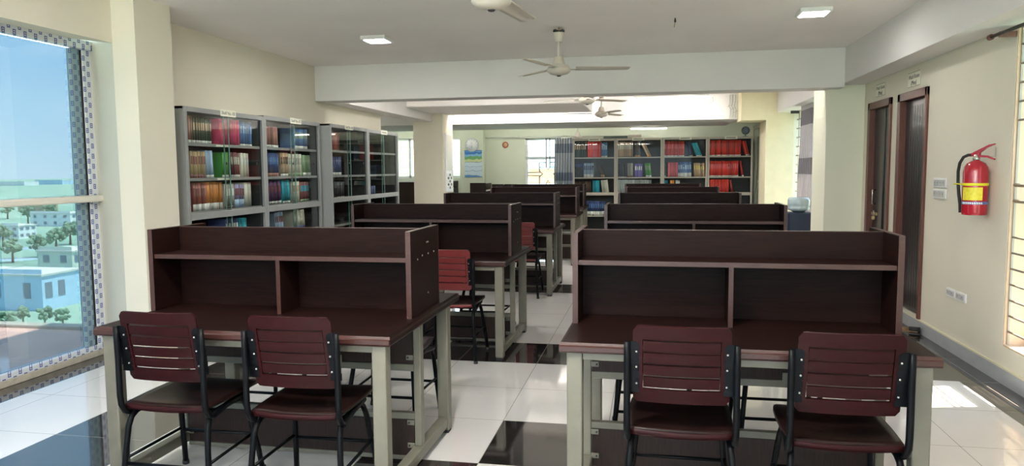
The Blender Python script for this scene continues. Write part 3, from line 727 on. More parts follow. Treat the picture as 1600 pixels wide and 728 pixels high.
bookcase(*cases['L2'], 1.17, 1.895, .345, LS, None, 'second grey glass-front bookcase from the window, pale and teal books inside', (.62, 'Shelf No.-07', 'ink_soft'), 'case_grey', 'case_inner', 'case_grey', LGR, 1.02)
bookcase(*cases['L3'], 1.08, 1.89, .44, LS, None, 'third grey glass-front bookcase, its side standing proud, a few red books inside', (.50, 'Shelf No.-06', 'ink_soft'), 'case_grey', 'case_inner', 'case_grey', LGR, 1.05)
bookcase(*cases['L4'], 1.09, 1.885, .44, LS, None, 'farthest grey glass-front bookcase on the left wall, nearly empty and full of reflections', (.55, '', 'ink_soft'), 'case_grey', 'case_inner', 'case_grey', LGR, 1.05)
FY = 14.4; FXS = [-1.515, -.676, .205, 1.04, 1.86]
FS = [.09, .46, .875, 1.207, 1.595]
flab = ['far bookcase at the left end beside the grey curtain, dark volumes on top', 'far bookcase second from the left, pale and green books on its middle shelf',
        'far bookcase third from the left, leaning teal books on its top shelf', 'far bookcase at the right end, filled with rows of red volumes']
for k in range(4):
    cases['F%d' % (k + 1)] = ((FXS[k] + .002, FY, 0), 0)
    bookcase(*cases['F%d' % (k + 1)], FXS[k + 1] - FXS[k] - .004, 1.955, .32, FS, None, flab[k], (.42, '', 'ink'), 'case_cream', 'case_inner', 'case_cream' if k < 3 else 'case_panel_green', FGR, .885 if 1 else None)

# ------------------------------------------------------------------ books
def book_mesh(cover, h, t, d, band, bandm, title, seed):
    rnd = random.Random(seed); mb = MB()
    # rounded spine, two boards and the page block
    n = 6; prof = [(-t / 2, .004)] + [(-t / 2 + t * k / n, .004 - .004 * math.sin(PI * k / n)) for k in range(1, n)] + [(t / 2, .004)]
    poly = prof + [(t / 2, .008), (-t / 2, .008)]
    if band:
        mb.prism(poly, 'z', 0, h * band, bandm, True); mb.prism(poly, 'z', h * band, h, cover, True)
    else: mb.prism(poly, 'z', 0, h, cover, True)
    b = min(.003, t * .12)
    mb.box(-t / 2, -t / 2 + b, .008, d, 0, h, cover).box(t / 2 - b, t / 2, .008, d, 0, h, cover)
    mb.box(-t / 2 + b, t / 2 - b, .008, d - .006, .004, h - .005, 'paper')
    if title: mb.box(-t * .33, t * .33, -.0012, .0008, h * .52, h * .82, title)
    me = bpy.data.meshes.new('book'); mb.bm.to_mesh(me); mb.bm.free()
    for k in mb.mats: me.materials.append(MATS[k])
    return me
BC = {'dark green': (.05, .07, .05), 'pink': (.62, .08, .17), 'blue': (.08, .17, .36), 'maroon': (.20, .07, .07), 'ochre striped': (.40, .30, .16), 'pale blue': (.30, .42, .58), 'green': (.08, .34, .06),
      'cream': (.60, .60, .50), 'brick red': (.34, .10, .08), 'orange': (.62, .25, .06), 'grey': (.34, .33, .29), 'lilac': (.30, .26, .42), 'faded red': (.30, .14, .12), 'navy': (.04, .06, .16),
      'teal': (.03, .33, .42), 'plum': (.12, .05, .14), 'black': (.03, .03, .035), 'scarlet': (.68, .05, .035), 'rose': (.66, .12, .13), 'tan': (.45, .32, .20), 'sage': (.24, .34, .20), 'white': (.66, .67, .64),
      'dark brown': (.10, .07, .05), 'purple': (.16, .11, .40), 'deep red': (.50, .05, .04), 'ice grey': (.42, .47, .46), 'yellow': (.62, .52, .14)}
for n_, c_ in BC.items():
    m_ = mat('book ' + n_, c_, .42); nn = m_.node_tree.nodes; oi = nn.new('ShaderNodeObjectInfo'); hs = nn.new('ShaderNodeHueSaturation'); rg = nn.new('ShaderNodeMapRange')
    rg.inputs[3].default_value = .62; rg.inputs[4].default_value = 1.45; hs.inputs['Color'].default_value = (*c_, 1)
    m_.node_tree.links.new(oi.outputs['Random'], rg.inputs[0]); m_.node_tree.links.new(rg.outputs[0], hs.inputs['Value']); m_.node_tree.links.new(hs.outputs[0], nn['Principled BSDF'].inputs['Base Color'])
WH = 'book white'
cname = {'L1': 'of the nearest left-wall case', 'L2': 'of the second left-wall case', 'L3': 'of the third left-wall case', 'L4': 'of the farthest left-wall case',
         'F1': 'of the far case by the curtain', 'F2': 'of the second far case', 'F3': 'of the third far case', 'F4': 'of the right-hand far case'}
rname = {'L': {1.605: 'top shelf', 1.326: 'second shelf', 1.059: 'third shelf', .77: 'lower shelf'}, 'F': {1.595: 'top shelf', 1.207: 'second shelf', .875: 'third shelf', .46: 'fourth shelf'}}
# case, shelf z, x0, x1, colour, height, thickness, band fraction, band colour, lean degrees, spine label
runs = [
 ('L1', 1.605, .14, .20, 'faded red', .215, .030, .12, WH, 0, None), ('L1', 1.605, .20, .455, 'dark green', .205, .032, .12, WH, 0, 'book tan'),
 ('L1', 1.605, .57, .885, 'pink', .225, .0385, 0, None, 0, 'book rose'), ('L1', 1.605, .89, 1.09, 'blue', .215, .039, .08, WH, 0, 'book pale blue'),
 ('L1', 1.326, .15, .35, 'ochre striped', .215, .033, .14, 'book maroon', 0, 'book maroon'), ('L1', 1.326, .355, .46, 'pale blue', .225, .034, .10, WH, 4, None),
 ('L1', 1.326, .595, .70, 'green', .215, .052, .10, WH, 0, None), ('L1', 1.326, .715, .86, 'maroon', .215, .036, .10, WH, 4, 'book cream'), ('L1', 1.326, .88, 1.01, 'cream', .215, .043, 0, None, 1, 'book white'),
 ('L1', 1.059, .16, .355, 'brick red', .225, .0385, .25, WH, 0, 'book faded red'), ('L1', 1.059, .357, .580, 'orange', .230, .044, .25, WH, 0, None),
 ('L1', 1.059, .61, .76, 'grey', .21, .048, .10, 'book dark brown', 0, 'book white'), ('L1', 1.059, .765, .925, 'lilac', .205, .0395, .35, 'book pale blue', 0, 'book maroon'), ('L1', 1.059, .93, 1.05, 'cream', .215, .058, 0, None, 1, None),
 ('L1', .77, .60, .80, 'navy', .195, .040, 0, None, 0, 'book white'), ('L1', .77, .81, .95, 'teal', .19, .034, 0, None, 0, None),
 ('L2', 1.605, .14, .41, 'faded red', .20, .034, .12, WH, 2, None), ('L2', 1.605, .72, 1.00, 'blue', .21, .040, .15, WH, 0, 'book sage'),
 ('L2', 1.326, .15, .40, 'navy', .225, .036, .15, 'book faded red', 0, 'book blue'), ('L2', 1.326, .41, .57, 'tan', .235, .040, .10, WH, 0, 'book dark brown'), ('L2', 1.326, .58, .86, 'cream', .225, .040, .15, 'book sage', 0, 'book grey'), ('L2', 1.326, .865, 1.06, 'sage', .215, .037, .15, WH, 5, None),
 ('L2', 1.059, .16, .40, 'plum', .22, .034, .12, WH, 4, 'book maroon'), ('L2', 1.059, .42, .59, 'teal', .225, .040, .08, WH, 3, None), ('L2', 1.059, .62, .79, 'cream', .21, .042, 0, None, 0, 'book tan'), ('L2', 1.059, .795, 1.02, 'maroon', .20, .034, .10, 'book sage', 3, 'book teal'),
 ('L2', .77, .25, .42, 'pale blue', .20, .034, 0, None, 5, 'book maroon'), ('L2', .77, .64, .88, 'cream', .20, .040, .2, 'book navy', 5, None),
 ('L3', 1.605, .15, .42, 'brick red', .20, .040, 0, None, 0, None), ('L3', 1.326, .15, .45, 'navy', .21, .040, .15, WH, 0, None), ('L3', 1.059, .12, .20, 'faded red', .21, .036, 0, None, 3, None), ('L3', 1.059, .22, .50, 'black', .19, .037, .12, 'book grey', 0, None),
 ('L4', 1.059, .14, .40, 'navy', .12, .040, 0, None, 0, None),
 ('F1', 1.595, .03, .27, 'dark green', .30, .037, 0, None, 0, 'book tan'), ('F1', 1.595, .28, .54, 'scarlet', .305, .043, 0, None, 0, 'book rose'), ('F1', 1.595, .55, .69, 'blue', .285, .038, .1, WH, 0, 'book pale blue'),
 ('F1', 1.207, .03, .205, 'navy', .27, .034, .75, 'book black', 0, None), ('F1', 1.207, .21, .40, 'pale blue', .28, .036, .22, WH, 0, 'book navy'), ('F1', 1.207, .45, .55, 'dark brown', .24, .034, .2, 'book tan', 24, None),
 ('F1', .875, .03, .36, 'dark brown', .25, .041, .1, 'book grey', 0, None), ('F1', .875, .38, .53, 'teal', .27, .034, .1, WH, 0, None), ('F1', .875, .54, .68, 'cream', .28, .032, .1, 'book brick red', 7, None),
 ('F1', .46, .26, .66, 'navy', .28, .043, .3, WH, 0, 'book blue'),
 ('F2', 1.595, .03, .33, 'tan', .29, .036, .05, 'book dark brown', 0, 'book cream'), ('F2', 1.595, .34, .46, 'dark brown', .28, .034, .12, 'book orange', 3, None), ('F2', 1.595, .47, .55, 'tan', .28, .036, .12, 'book orange', 26, None),
 ('F2', 1.207, .04, .20, 'black', .26, .036, .05, 'book grey', 0, None), ('F2', 1.207, .21, .35, 'grey', .27, .036, .1, 'book maroon', 0, None), ('F2', 1.207, .355, .53, 'purple', .26, .036, 0, None, 0, 'book white'), ('F2', 1.207, .54, .68, 'green', .27, .036, .12, WH, 6, 'book sage'),
 ('F2', .875, .03, .68, 'ice grey', .28, .046, 0, None, 0, None),
 ('F3', 1.595, .03, .43, 'deep red', .29, .034, .08, WH, 0, 'book rose'), ('F3', 1.595, .44, .52, 'navy', .28, .034, .08, WH, 12, None), ('F3', 1.595, .53, .66, 'teal', .27, .034, .06, WH, 22, None),
 ('F3', 1.207, .03, .10, 'dark brown', .27, .036, .1, WH, 0, None), ('F3', 1.207, .105, .285, 'rose', .28, .030, 0, None, 0, None), ('F3', 1.207, .29, .55, 'blue', .28, .042, .28, WH, 0, 'book pale blue'), ('F3', 1.207, .58, .78, 'tan', .26, .040, .0, None, 3, 'book yellow'),
 ('F3', .875, .028, .14, 'teal', .27, .040, 0, None, 0, None), ('F3', .875, .145, .24, 'orange', .27, .040, 0, None, 0, None), ('F3', .875, .25, .34, 'white', .265, .040, 0, None, 0, None),
 ('F4', 1.595, .03, .61, 'scarlet', .30, .034, .08, WH, 0, 'book deep red'), ('F4', 1.595, .62, .70, 'scarlet', .29, .034, .08, WH, 16, None),
 ('F4', 1.207, .03, .58, 'scarlet', .295, .036, .08, WH, 0, 'book rose'), ('F4', 1.207, .585, .62, 'deep red', .29, .034, .08, WH, 10, None),
 ('F4', .875, .03, .40, 'scarlet', .28, .037, .08, WH, 0, None), ('F4', .875, .41, .47, 'deep red', .27, .034, .08, WH, 10, None),
]
book_seen = {}
ORD = 'first second third fourth fifth sixth seventh eighth ninth tenth eleventh twelfth thirteenth fourteenth fifteenth sixteenth seventeenth eighteenth nineteenth twentieth'.split()
ORD = ORD + ['twenty-' + q for q in ORD[:9]] + ['thirtieth']
for ri, (cs, z, x0, x1, col, h, t, band, bm_, lean, title) in enumerate(runs):
    (lx, ly, lz), rz = cases[cs]; base = T(lx, ly, lz) @ Matrix.Rotation(rz, 4, 'Z')
    me = book_mesh('book ' + col, h, t * .94, .17, band, bm_, title, ri)
    a = math.radians(lean); n = max(1, int((x1 - x0) / (t / math.cos(a)) + .05))
    side = cs[0]; where = '%s %s' % (rname[side][z], cname[cs])
    seen = book_seen.setdefault((cs, z, col), 0); book_seen[(cs, z, col)] += n
    for k in range(n):
        lab = '%s %s%s book from left, %s' % (ORD[seen + k], 'leaning ' if lean > 8 else '', col, where)
        o = bpy.data.objects.new('book', me); C.objects.link(o)
        x = x0 + t / math.cos(a) * (k + .5) + h * math.sin(a)
        # lean to the left neighbour: turn about the lower left edge
        m = base @ T(x, .055 + random.uniform(-.004, .004), z + .0012 + (t * .5 * math.sin(a) if a else 0)) @ Matrix.Rotation(-a, 4, 'Y')
        sc_ = 1 + random.uniform(-.018, .012); o.matrix_world = m @ Matrix.Diagonal((1, 1, sc_, 1))
        tag(o, lab, 'book', '%s books on the %s' % (col, where))

# ------------------------------------------------------------------ ceiling fans
def make_fan(label):
    """origin at the ceiling"""
    t = thing('ceiling_fan', label, 'fan')
    mb = MB(); mb.tube([(0, 0, -.10), (0, 0, -.27)], .0115, 'fan_white', 12); mb.build('down_rod', t)
    mb = MB(); mb.lathe([(.030, -.125), (.034, -.12), (.048, -.055), (.050, -.045), (.040, -.045)], (0, 0, 0), 'fan_white', 20); mb.build('canopy', t)
    mb = MB(); mb.tube([(-.05, 0, -.03), (.05, 0, -.03)], .009, 'fan_black', 8).tube([(0, 0, 0), (0, 0, -.06)], .008, 'brass', 8).box(-.045, -.02, -.014, .014, -.044, -.016, 'fan_black', .004).box(.02, .045, -.014, .014, -.044, -.016, 'fan_black', .004); mb.build('hanger', t)
    mb = MB(); mb.lathe([(.062, -.322), (.052, -.305), (.040, -.262), (.034, -.250), (.015, -.248)], (0, 0, 0), 'fan_white', 20); mb.build('lower_cup', t)
    mb = MB(); mb.lathe([(.012, -.412), (.03, -.410), (.075, -.398), (.100, -.378), (.104, -.365), (.100, -.352), (.094, -.349), (.092, -.335), (.070, -.322), (.03, -.316)], (0, 0, 0), 'fan_white', 36)
    mt = mb.build('motor', t)
    mb = MB(); mb.lathe([(.004, -.421), (.016, -.418), (.022, -.409), (.01, -.406)], (0, 0, 0), 'fan_black', 16); mb.build('cap', mt)
    for k in range(3):
        a = 2 * PI * k / 3; rot = Matrix.Rotation(a, 4, 'Z'); mb = MB()
        def fn(u, v):
            r = .15 + .47 * u; wd = (.058 - .010 * u) * (1 if u < .93 else max(.25, math.sqrt(max(0, 1 - ((u - .93) / .08) ** 2))))
            y = (v - .5) * 2 * wd; z = -.352 - y * .13 + .010 * (1 - (2 * v - 1) ** 2)
            return rot @ Vector((r, y, z))
        mb.grid(fn, 26, 6, 'fan_white', .004); bl = mb.build('blade', t)
        mb = MB(); mb.box(.085, .175, -.022, .022, -.360, -.354, 'fan_white', .002); b = mb.build('blade_bracket', bl); b.data.transform(rot)
    return t
fan0 = make_fan('large cream ceiling fan cut by the top edge of the picture')
fans = [(-.81, 3.75, -39, None, 0), (-.801, 6.466, 12, 'cream ceiling fan hanging on a rod before the long white beam', 0),
        (-.805, 9.4, 40, 'ceiling fan just behind the long beam, its rod hidden', 0), (-.79, 11.85, 60, 'ceiling fan farther back, its full rod seen before the bright beam', 0), (-1.5, 15.2, 8, 'farthest ceiling fan, low above the ornate window', .22)]
for i, (x, y, a, lab, drop) in enumerate(fans):
    f = fan0 if i == 0 else copy_tree(fan0)
    f.location = (x, y, ZC - drop); f.rotation_euler = (0, 0, math.radians(a)); tag(f, lab or fan0['label'], 'fan', 'ceiling fans')
    if drop:
        mb = MB(); mb.tube([(0, 0, drop), (0, 0, -.04)], .0115, 'fan_white', 10); mb.build('extension_rod', f)

# ------------------------------------------------------------------ ceiling lights
def led(x, y, label, z=ZC, w=.12, power=None):
    t = thing('ceiling_light', label, 'ceiling light', (x, y, z), 0, 'square ceiling lights')
    mb = MB(); mb.box(-w, w, -w, w, -.035, 0, 'white_metal', .008); mb.build('housing', t)
    mb = MB(); mb.box(-w + .025, w - .025, -w + .025, w - .025, -.039, -.0345, 'led_face', .001); mb.build('diffuser', t)
    ld = bpy.data.lights.new('led_glow', 'AREA'); ld.shape = 'SQUARE'; ld.size = 2 * w - .06; ld.energy = power or LED_W; ld.color = (1, .985, .94)
    lo = bpy.data.objects.new('led_glow', ld); C.objects.link(lo); lo.parent = t; lo.location = (0, 0, -.041)
    return t
led(-2.50, 6.56, 'lit square ceiling light on the left, above the grey bookcases')
led(1.235, 6.20, 'lit square ceiling light on the right, near the right wall', power=1.5)
led(-2.50, 2.6, 'lit square ceiling light above the nearest left desk'); led(1.235, 2.4, 'lit square ceiling light above the nearest right desk', power=1.5)
led(-.65, 1.6, 'added square fill light over the middle of the aisle, front', power=20)  # added out of view to brighten aisle floor and ceiling
led(-2.5, -1.2, 'added square fill light behind the camera, left', power=12); led(.2, -1.2, 'added square fill light behind the camera, right', power=12)  # added lamps behind the camera, fill for the front bay
led(.5, 10.6, 'lit square ceiling light hidden behind the long beam, right', power=LED_FAR); led(-2.2, 9.6, 'lit square ceiling light hidden behind the long beam, left', power=LED_FAR)
led(.5, 11.9, 'lit square ceiling light close before the bright beam', power=LED_FAR); led(-5.8, 12.0, 'lit square ceiling light over the far left area', power=LED_FAR)
t = thing('tube_light', 'long lit tube light above the far bookcases', 'tube light', (0, 0, 0))
mb = MB(); mb.box(-.42, .30, 14.48, 14.54, 2.15, 2.18, 'white_metal', .004); mb.build('batten', t)
mb = MB(); mb.tube([(-.40, 14.51, 2.137), (.28, 14.51, 2.137)], .013, 'tube_face', 10); mb.build('tube', t)
def batten(label, x0, x1, y, z, dy, m='tube_bright'):
    t = thing('tube_light', label, 'tube light', ((x0 + x1) / 2, y, z), 0, 'wall tube lights'); L = (x1 - x0) / 2
    mb = MB(); mb.box(-L, L, min(0, dy * .03), max(0, dy * .03), -.02, .02, 'white_metal', .004); mb.build('batten', t)
    mb = MB(); mb.tube([(-L + .02, dy * .05, 0), (L - .02, dy * .05, 0)], .013, m, 10); mb.build('tube', t)
batten('lit tube light on the hidden side of the long beam, left', -3.2, -2.0, 8.47, 2.42, 1)
batten('lit tube light on the hidden side of the long beam, middle', -1.4, -.2, 8.47, 2.42, 1)
batten('lit tube light on the hidden side of the long beam, right', .4, 1.6, 8.47, 2.42, 1)
for a_, b_, nm_ in ((-3.5, -2.3, 'left'), (-2.2, -1.05, 'right')): batten('lit cove tube light in the gap before the deep beam, %s' % nm_, a_, b_, 12.46, 2.42, 1)
batten('lit cove tube light on the ceiling before the deep beam, right of the fans', -.3, .9, 12.30, 2.56, 1)
for x_, nm_ in ((-3.2, 'left'), (-1.2, 'middle')):  # added pendants above the frame that wash the near ceiling
    t = thing('added_pendant_tube', 'added unseen pendant tube light over the front of the room, %s' % nm_, 'tube light', (x_ + .6, .9, 2.25), 0, 'added pendant tube lights')
    mb = MB(); mb.box(-.6, .6, -.03, .03, -.01, .01, 'white_metal', .003); mb.build('batten', t)
    mb = MB(); mb.tube([(-.58, 0, .035), (.58, 0, .035)], .013, 'tube_fill', 10); mb.build('tube', t)
    for q in (-.5, .5): mb = MB(); mb.tube([(q, 0, .01), (q, 0, .35)], .004, 'wire', 6); mb.build('hanger', t)
batten('added fill tube light over the rear window, left', -3.2, -2.0, -3.2, 2.40, 1, 'tube_fill')  # rear tubes added behind the camera to brighten ceiling and beams
batten('added fill tube light over the rear window, middle', -1.5, -.3, -3.2, 2.40, 1, 'tube_fill')
batten('added tube light on the hidden side of the deep beam, over the far desks', -3.0, -1.8, 14.7, 2.42, 1)  # tubes added behind the deep beam to lift the far end
batten('added tube light on the hidden side of the deep beam, over the bookcases', -.6, .6, 14.7, 2.42, 1)
batten('added tube light on the hidden side of the deep beam, far left', -5.6, -4.4, 14.7, 2.42, 1)
mb = MB(); mb.lathe([(.006, -.035), (.009, -.03), (.004, 0)], (.18, 6.277, ZC), 'fan_black', 10).tube([(.18, 6.277, ZC - .03), (.172, 6.28, ZC - .075)], .0035, 'brass', 6)
tag(mb.build('ceiling_hook'), 'short dark bare fan hook sticking out of the ceiling', 'hook')

# ------------------------------------------------------------------ things on the right wall
t = thing('fire_extinguisher', 'red fire extinguisher with black hose hung on the right wall', 'fire extinguisher', (2.115, 5.375, 1.05), math.radians(40))
mb = MB(); mb.lathe([(.066, 0), (.0735, .004), (.0745, .02), (.0745, .285), (.070, .315), (.055, .342), (.030, .358), (.021, .362)], (0, 0, 0), 'ext_red', 40); cy = mb.build('cylinder', t)
cyl_k = 1.06
mb = MB(); mb.lathe([(.0755, .10), (.0755, .185)], (0, 0, 0), 'ext_label', 40)
bm = mb.bm; dele = [f for f in bm.faces if len(f.verts) > 4 or not (f.calc_center_median().x < -.02 and abs(math.atan2(f.calc_center_median().y, -f.calc_center_median().x) + .30) < .85)]
bmesh.ops.delete(bm, geom=dele, context='FACES'); mb.build('label_sheet', cy)
mb = MB(); mb.lathe([(.0753, .072), (.0753, .090)], (0, 0, 0), 'ext_blue', 40); mb.build('blue_band', cy)
mb = MB()
for k in range(10):
    a = PI + .30 - .8 + k * .17; c_ = Vector((.0758 * math.cos(a), .0758 * math.sin(a), .081))
    mb.box(c_.x - .0008, c_.x + .0008, c_.y - .0045, c_.y + .0045, .0745, .0875, 'ext_white', rot=Matrix.Rotation(a, 3, 'Z') @ Matrix.Rotation(.4, 3, 'X'), piv=c_)
mb.build('white_stripes', cy)
mb = MB(); mb.lathe([(.0758, .195), (.0768, .2), (.0768, .208), (.0758, .213)], (0, 0, 0), 'ext_yellow', 40); mb.tube([(-.03, .075, .204), (-.02, .11, .206), (-.01, .135, .203)], .005, 'ext_yellow', 6); mb.build('strap', t)
mb = MB(); mb.lathe([(.022, .362), (.024, .375), (.018, .385), (.018, .400)], (0, 0, 0), 'chrome', 16).box(-.014, .014, -.022, .030, .388, .412, 'ext_red', .004); mb.build('valve', t)
mb = MB(); mb.prism([(.028, .398), (.02, .415), (-.075, .462), (-.112, .470), (-.108, .462), (-.06, .440), (-.012, .402)], 'x', -.009, .009, 'ext_red'); mb.build('lever', t)
mb = MB(); mb.prism([(.0, .392), (-.02, .398), (-.075, .392), (-.115, .372), (-.112, .364), (-.07, .380), (-.01, .382)], 'x', -.009, .009, 'ext_red'); mb.build('carry_handle', t)
mb = MB(); mb.tube([(0, .020, .398), (0, .055, .398), (0, .085, .385), (-.0, .108, .345), (-.0, .116, .29), (0, .114, .22), (0, .106, .14), (0, .094, .07), (0, .088, .012)], [.010] * 7 + [.011, .013], 'rubber', 12); mb.build('hose', t)
mb = MB(); mb.box(-.005, .005, -.117, -.111, .385, .445, 'pipe_grey', .002).box(-.004, .004, -.112, -.03, .385, .389, 'pipe_grey', .001); mb.build('wall_hook', t)

def switch_plate(name, label, y0, y1, z0, z1, nx, nz_, cat, group=None):
    t = thing(name, label, cat, (XR, (y0 + y1) / 2, (z0 + z1) / 2), 0, group); w, h = (y1 - y0) / 2, (z1 - z0) / 2
    mb = MB(); mb.box(-.012, 0, -w, w, -h, h, 'switch_white', .003); mb.build('face_plate', t)
    for i in range(nx):
        for j in range(nz_):
            a = -w + .015 + (2 * w - .03) * i / nx; b = -w + .015 + (2 * w - .03) * (i + 1) / nx; c = -h + .012 + (2 * h - .024) * j / nz_; d = -h + .012 + (2 * h - .024) * (j + 1) / nz_
            mb = MB(); mb.box(-.017, -.011, a + .003, b - .003, c + .003, d - .003, 'switch_grey', .002); s_ = mb.build('rocker', t)
            mb = MB(); mb.box(-.0185, -.0165, (a + b) / 2 - .004, (a + b) / 2 + .004, (c + d) / 2 - .002, (c + d) / 2 + .006, 'ink_soft'); mb.build('indicator', s_)
switch_plate('switch_plate', 'upper of two white switch plates between door and extinguisher', 6.08, 6.33, 1.21, 1.285, 4, 1, 'light switch', 'wall switch plates')
switch_plate('switch_plate', 'lower of two white switch plates between door and extinguisher', 6.08, 6.33, 1.125, 1.20, 4, 1, 'light switch', 'wall switch plates')
switch_plate('wall_socket', 'left half of the low white socket pair on the right wall', 5.82, 5.985, .405, .47, 2, 1, 'socket', 'low wall sockets')
switch_plate('wall_socket', 'right half of the low white socket pair on the right wall', 5.64, 5.812, .405, .47, 2, 1, 'socket', 'low wall sockets')
def sign(label, y0, y1, z0, z1, l1, l2):
    t = thing('washroom_sign', label, 'sign', (XR - .002, (y0 + y1) / 2, (z0 + z1) / 2), -PI / 2, 'washroom signs'); w, h = (y1 - y0) / 2, (z1 - z0) / 2
    mb = MB(); mb.box(-w, w, -.004, 0, -h, h, 'plate_ivory', .001); mb.box(-w, w, -.005, -.004, h - .004, h, 'ink_soft').box(-w, w, -.005, -.004, -h, -h + .003, 'ink_soft'); mb.build('sign_plate', t)
    text('lettering', l1, .052, 'ink_soft', t, T(0, -.0045, .022) @ FACE_MY); text('lettering', l2, .055, 'ink', t, T(0, -.0045, -.030) @ FACE_MY)
    return t
sign('ivory washroom sign above the nearer brown door', 6.735, 7.035, 2.055, 2.178, 'Wash Room', '(Men)')
sign('ivory washroom sign above the farther brown door', 7.68, 7.965, 2.063, 2.182, 'Wash Room', '(Men)')
# curtain rod over the near right window
t = thing('curtain_rod', 'dark curtain rod bracket over the near right window', 'curtain rod', (0, 0, 0))
mb = MB(); mb.tube([(2.10, 5.20, 2.185), (2.10, 2.0, 2.185)], .011, 'fan_black', 10); mb.build('rod', t)
mb = MB(); mb.lathe([(.018, 0), (.018, .03)], (2.10, 5.20, 2.185), 'door_frame_wood', 12, 'y'); mb.build('finial', t)
mb = MB(); mb.box(2.10, 2.20, 5.09, 5.11, 2.165, 2.20, 'door_frame_wood', .003); mb.build('bracket', t)
def curtain(label, x0, y0, x1, y1, z0, z1, folds, m, amp=.03, gather=1.0):
    d = Vector((x1 - x0, y1 - y0, 0)); L = d.length; d.normalize(); nrm = Vector((-d.y, d.x, 0)); mb = MB()
    def fn(u, v):
        s_ = gather + (1 - gather) * (1 - v); a = amp * (.7 + .3 * (1 - v))
        c = Vector((x1, y1, 0)) - d * L * (1 - u) * s_
        p = c + nrm * a * math.sin(u * folds * 2 * PI + .4 * math.sin(v * 5)); return (p.x, p.y, z0 + (z1 - z0) * v)
    mb.grid(fn, folds * 10, 20, m, .002); return tag(mb.build('curtain'), label, 'curtain')
curtain('pale pink curtain behind the grille of the near right window', 2.30, 2.3, 2.30, 4.62, .26, 2.2, 20, 'curtain_pink', .018)
curtain('mauve grey banded curtain beside the second-bay right window', 2.08, 11.25, 2.08, 10.3, .55, 2.225, 7, 'curtain_mauve', .03, .8)
t = thing('curtain_rod', 'curtain rod over the tall window in the second bay', 'curtain rod', (0, 0, 0))
mb = MB(); mb.tube([(2.08, 9.5, 2.305 - .06), (2.08, 12.1, 2.305 - .06)], .009, 'fan_black', 8); mb.build('rod', t)
for y_ in (9.6, 11.9): mb = MB(); mb.box(2.08, 2.2, y_, y_ + .02, 2.19, 2.233, 'fan_black'); mb.build('bracket', t)
curtain('grey curtain with two dark bands beside the ornate far window', -2.10, 15.88, -1.66, 15.88, .3, 2.05, 7, 'curtain_grey', .03, .9)
t = thing('curtain_rod', 'thin curtain rod along the far wall over the ornate window', 'curtain rod', (0, 0, 0))
mb = MB(); mb.tube([(-3.60, 15.9, 2.075), (-1.55, 15.9, 2.075)], .009, 'pipe_grey', 8); mb.build('rod', t)
for x_ in (-3.58, -2.85, -1.6): mb = MB(); mb.box(x_, x_ + .02, 15.89, 16, 2.06, 2.09, 'pipe_grey'); mb.build('bracket', t)
# water cooler in front of the second-bay window
t = thing('water_dispenser', 'navy water dispenser with a pale bottle beside the mauve curtain', 'water dispenser', (1.87, 10.0, 0))
mb = MB(); mb.box(-.15, .15, -.16, .16, 0, .80, 'water_navy', .02); mb.build('cabinet', t)
mb = MB(); mb.lathe([(.06, .80), (.13, .83), (.135, .86), (.125, .875), (.135, .89), (.135, .95), (.12, .985), (.02, .99)], (0, 0, 0), 'bottle_blue', 24); mb.build('bottle', t)
mb = MB(); mb.tube([(-.15, -.05, .66), (-.18, -.05, .66), (-.18, -.05, .63)], .012, 'chrome', 8).tube([(-.15, .05, .66), (-.18, .05, .66), (-.18, .05, .63)], .012, 'chrome', 8); mb.build('tap', t)
# straw broom lying against the skirting
t = thing('straw_broom', 'brown straw broom lying on the floor by the nearer door', 'broom', (0, 0, 0))
mb = MB()
for k in range(26):
    a = random.uniform(-.1, .1); b = random.uniform(-.03, .03); z = random.uniform(.012, .05)
    mb.tube([(2.16 + b * .3, 6.46 + b, .03 + b * .3), (1.90, 6.55 + a * .8, z), (1.62 + random.uniform(0, .1), 6.66 + a * 1.6, z * .6 + .004)], [.004, .003, .0015], 'broom_straw', 5)
mb.build('bristles', t)
mb = MB(); mb.tube([(2.178, 6.455, .032), (2.10, 6.48, .032)], .028, 'rubber', 10); mb.build('grip', t)

# ------------------------------------------------------------------ things at the far end
t = thing('glass_partition', 'tall grey-green glazed partition between cream pier and far bookcases', 'partition', (0, 0, 0))
mb = MB(); mb.box(1.90, 1.96, 12.97, 14.78, 0, .12, 'case_cream').box(1.90, 1.96, 12.97, 14.78, 2.09, 2.16, 'case_cream')
for y in (12.97, 13.85, 14.72): mb.box(1.90, 1.96, y, y + .05, .12, 2.09, 'case_cream', .004)
mb.build('partition_frame', t)
mb = MB(); mb.box(1.915, 1.945, 13.0, 14.75, .12, 2.09, 'case_panel_green'); mb.build('partition_panel', t)
mb = MB(); mb.tube([(1.90, 13.80, 1.0), (1.88, 13.80, 1.0), (1.88, 13.80, 1.15), (1.90, 13.80, 1.15)], .007, 'chrome', 8); mb.build('handle', t)
# things on top of the far bookcases
mb = MB(); mb.box(-1.33, -.93, 14.48, 14.60, 1.956, 2.012, 'plate_ivory', .004).box(-1.33, -.93, 14.475, 14.48, 2.0, 2.015, 'case_cream'); tag(mb.build('paper_box'), 'long flat ivory box lying on top of the leftmost far bookcase', 'box')
mb = MB(); mb.box(-.92, -.46, 14.50, 14.60, 1.956, 2.01, 'book dark green', .004); tag(mb.build('file_box'), 'long dark green box lying on top between two far bookcases', 'box')
mb = MB(); mb.box(-.45, -.20, 14.46, 14.60, 1.956, 2.025, 'case_cream', .004); tag(mb.build('cardboard_box'), 'small tan box on top of the second far bookcase', 'box')
t = thing('desk_fan', 'small blue grey fan standing on top of the rightmost far bookcase', 'fan', (1.745, 14.60, 1.956))
mb = MB(); mb.lathe([(.05, 0), (.05, .012), (.012, .02), (.010, .04)], (0, 0, 0), 'speaker_grey', 16); mb.build('base', t)
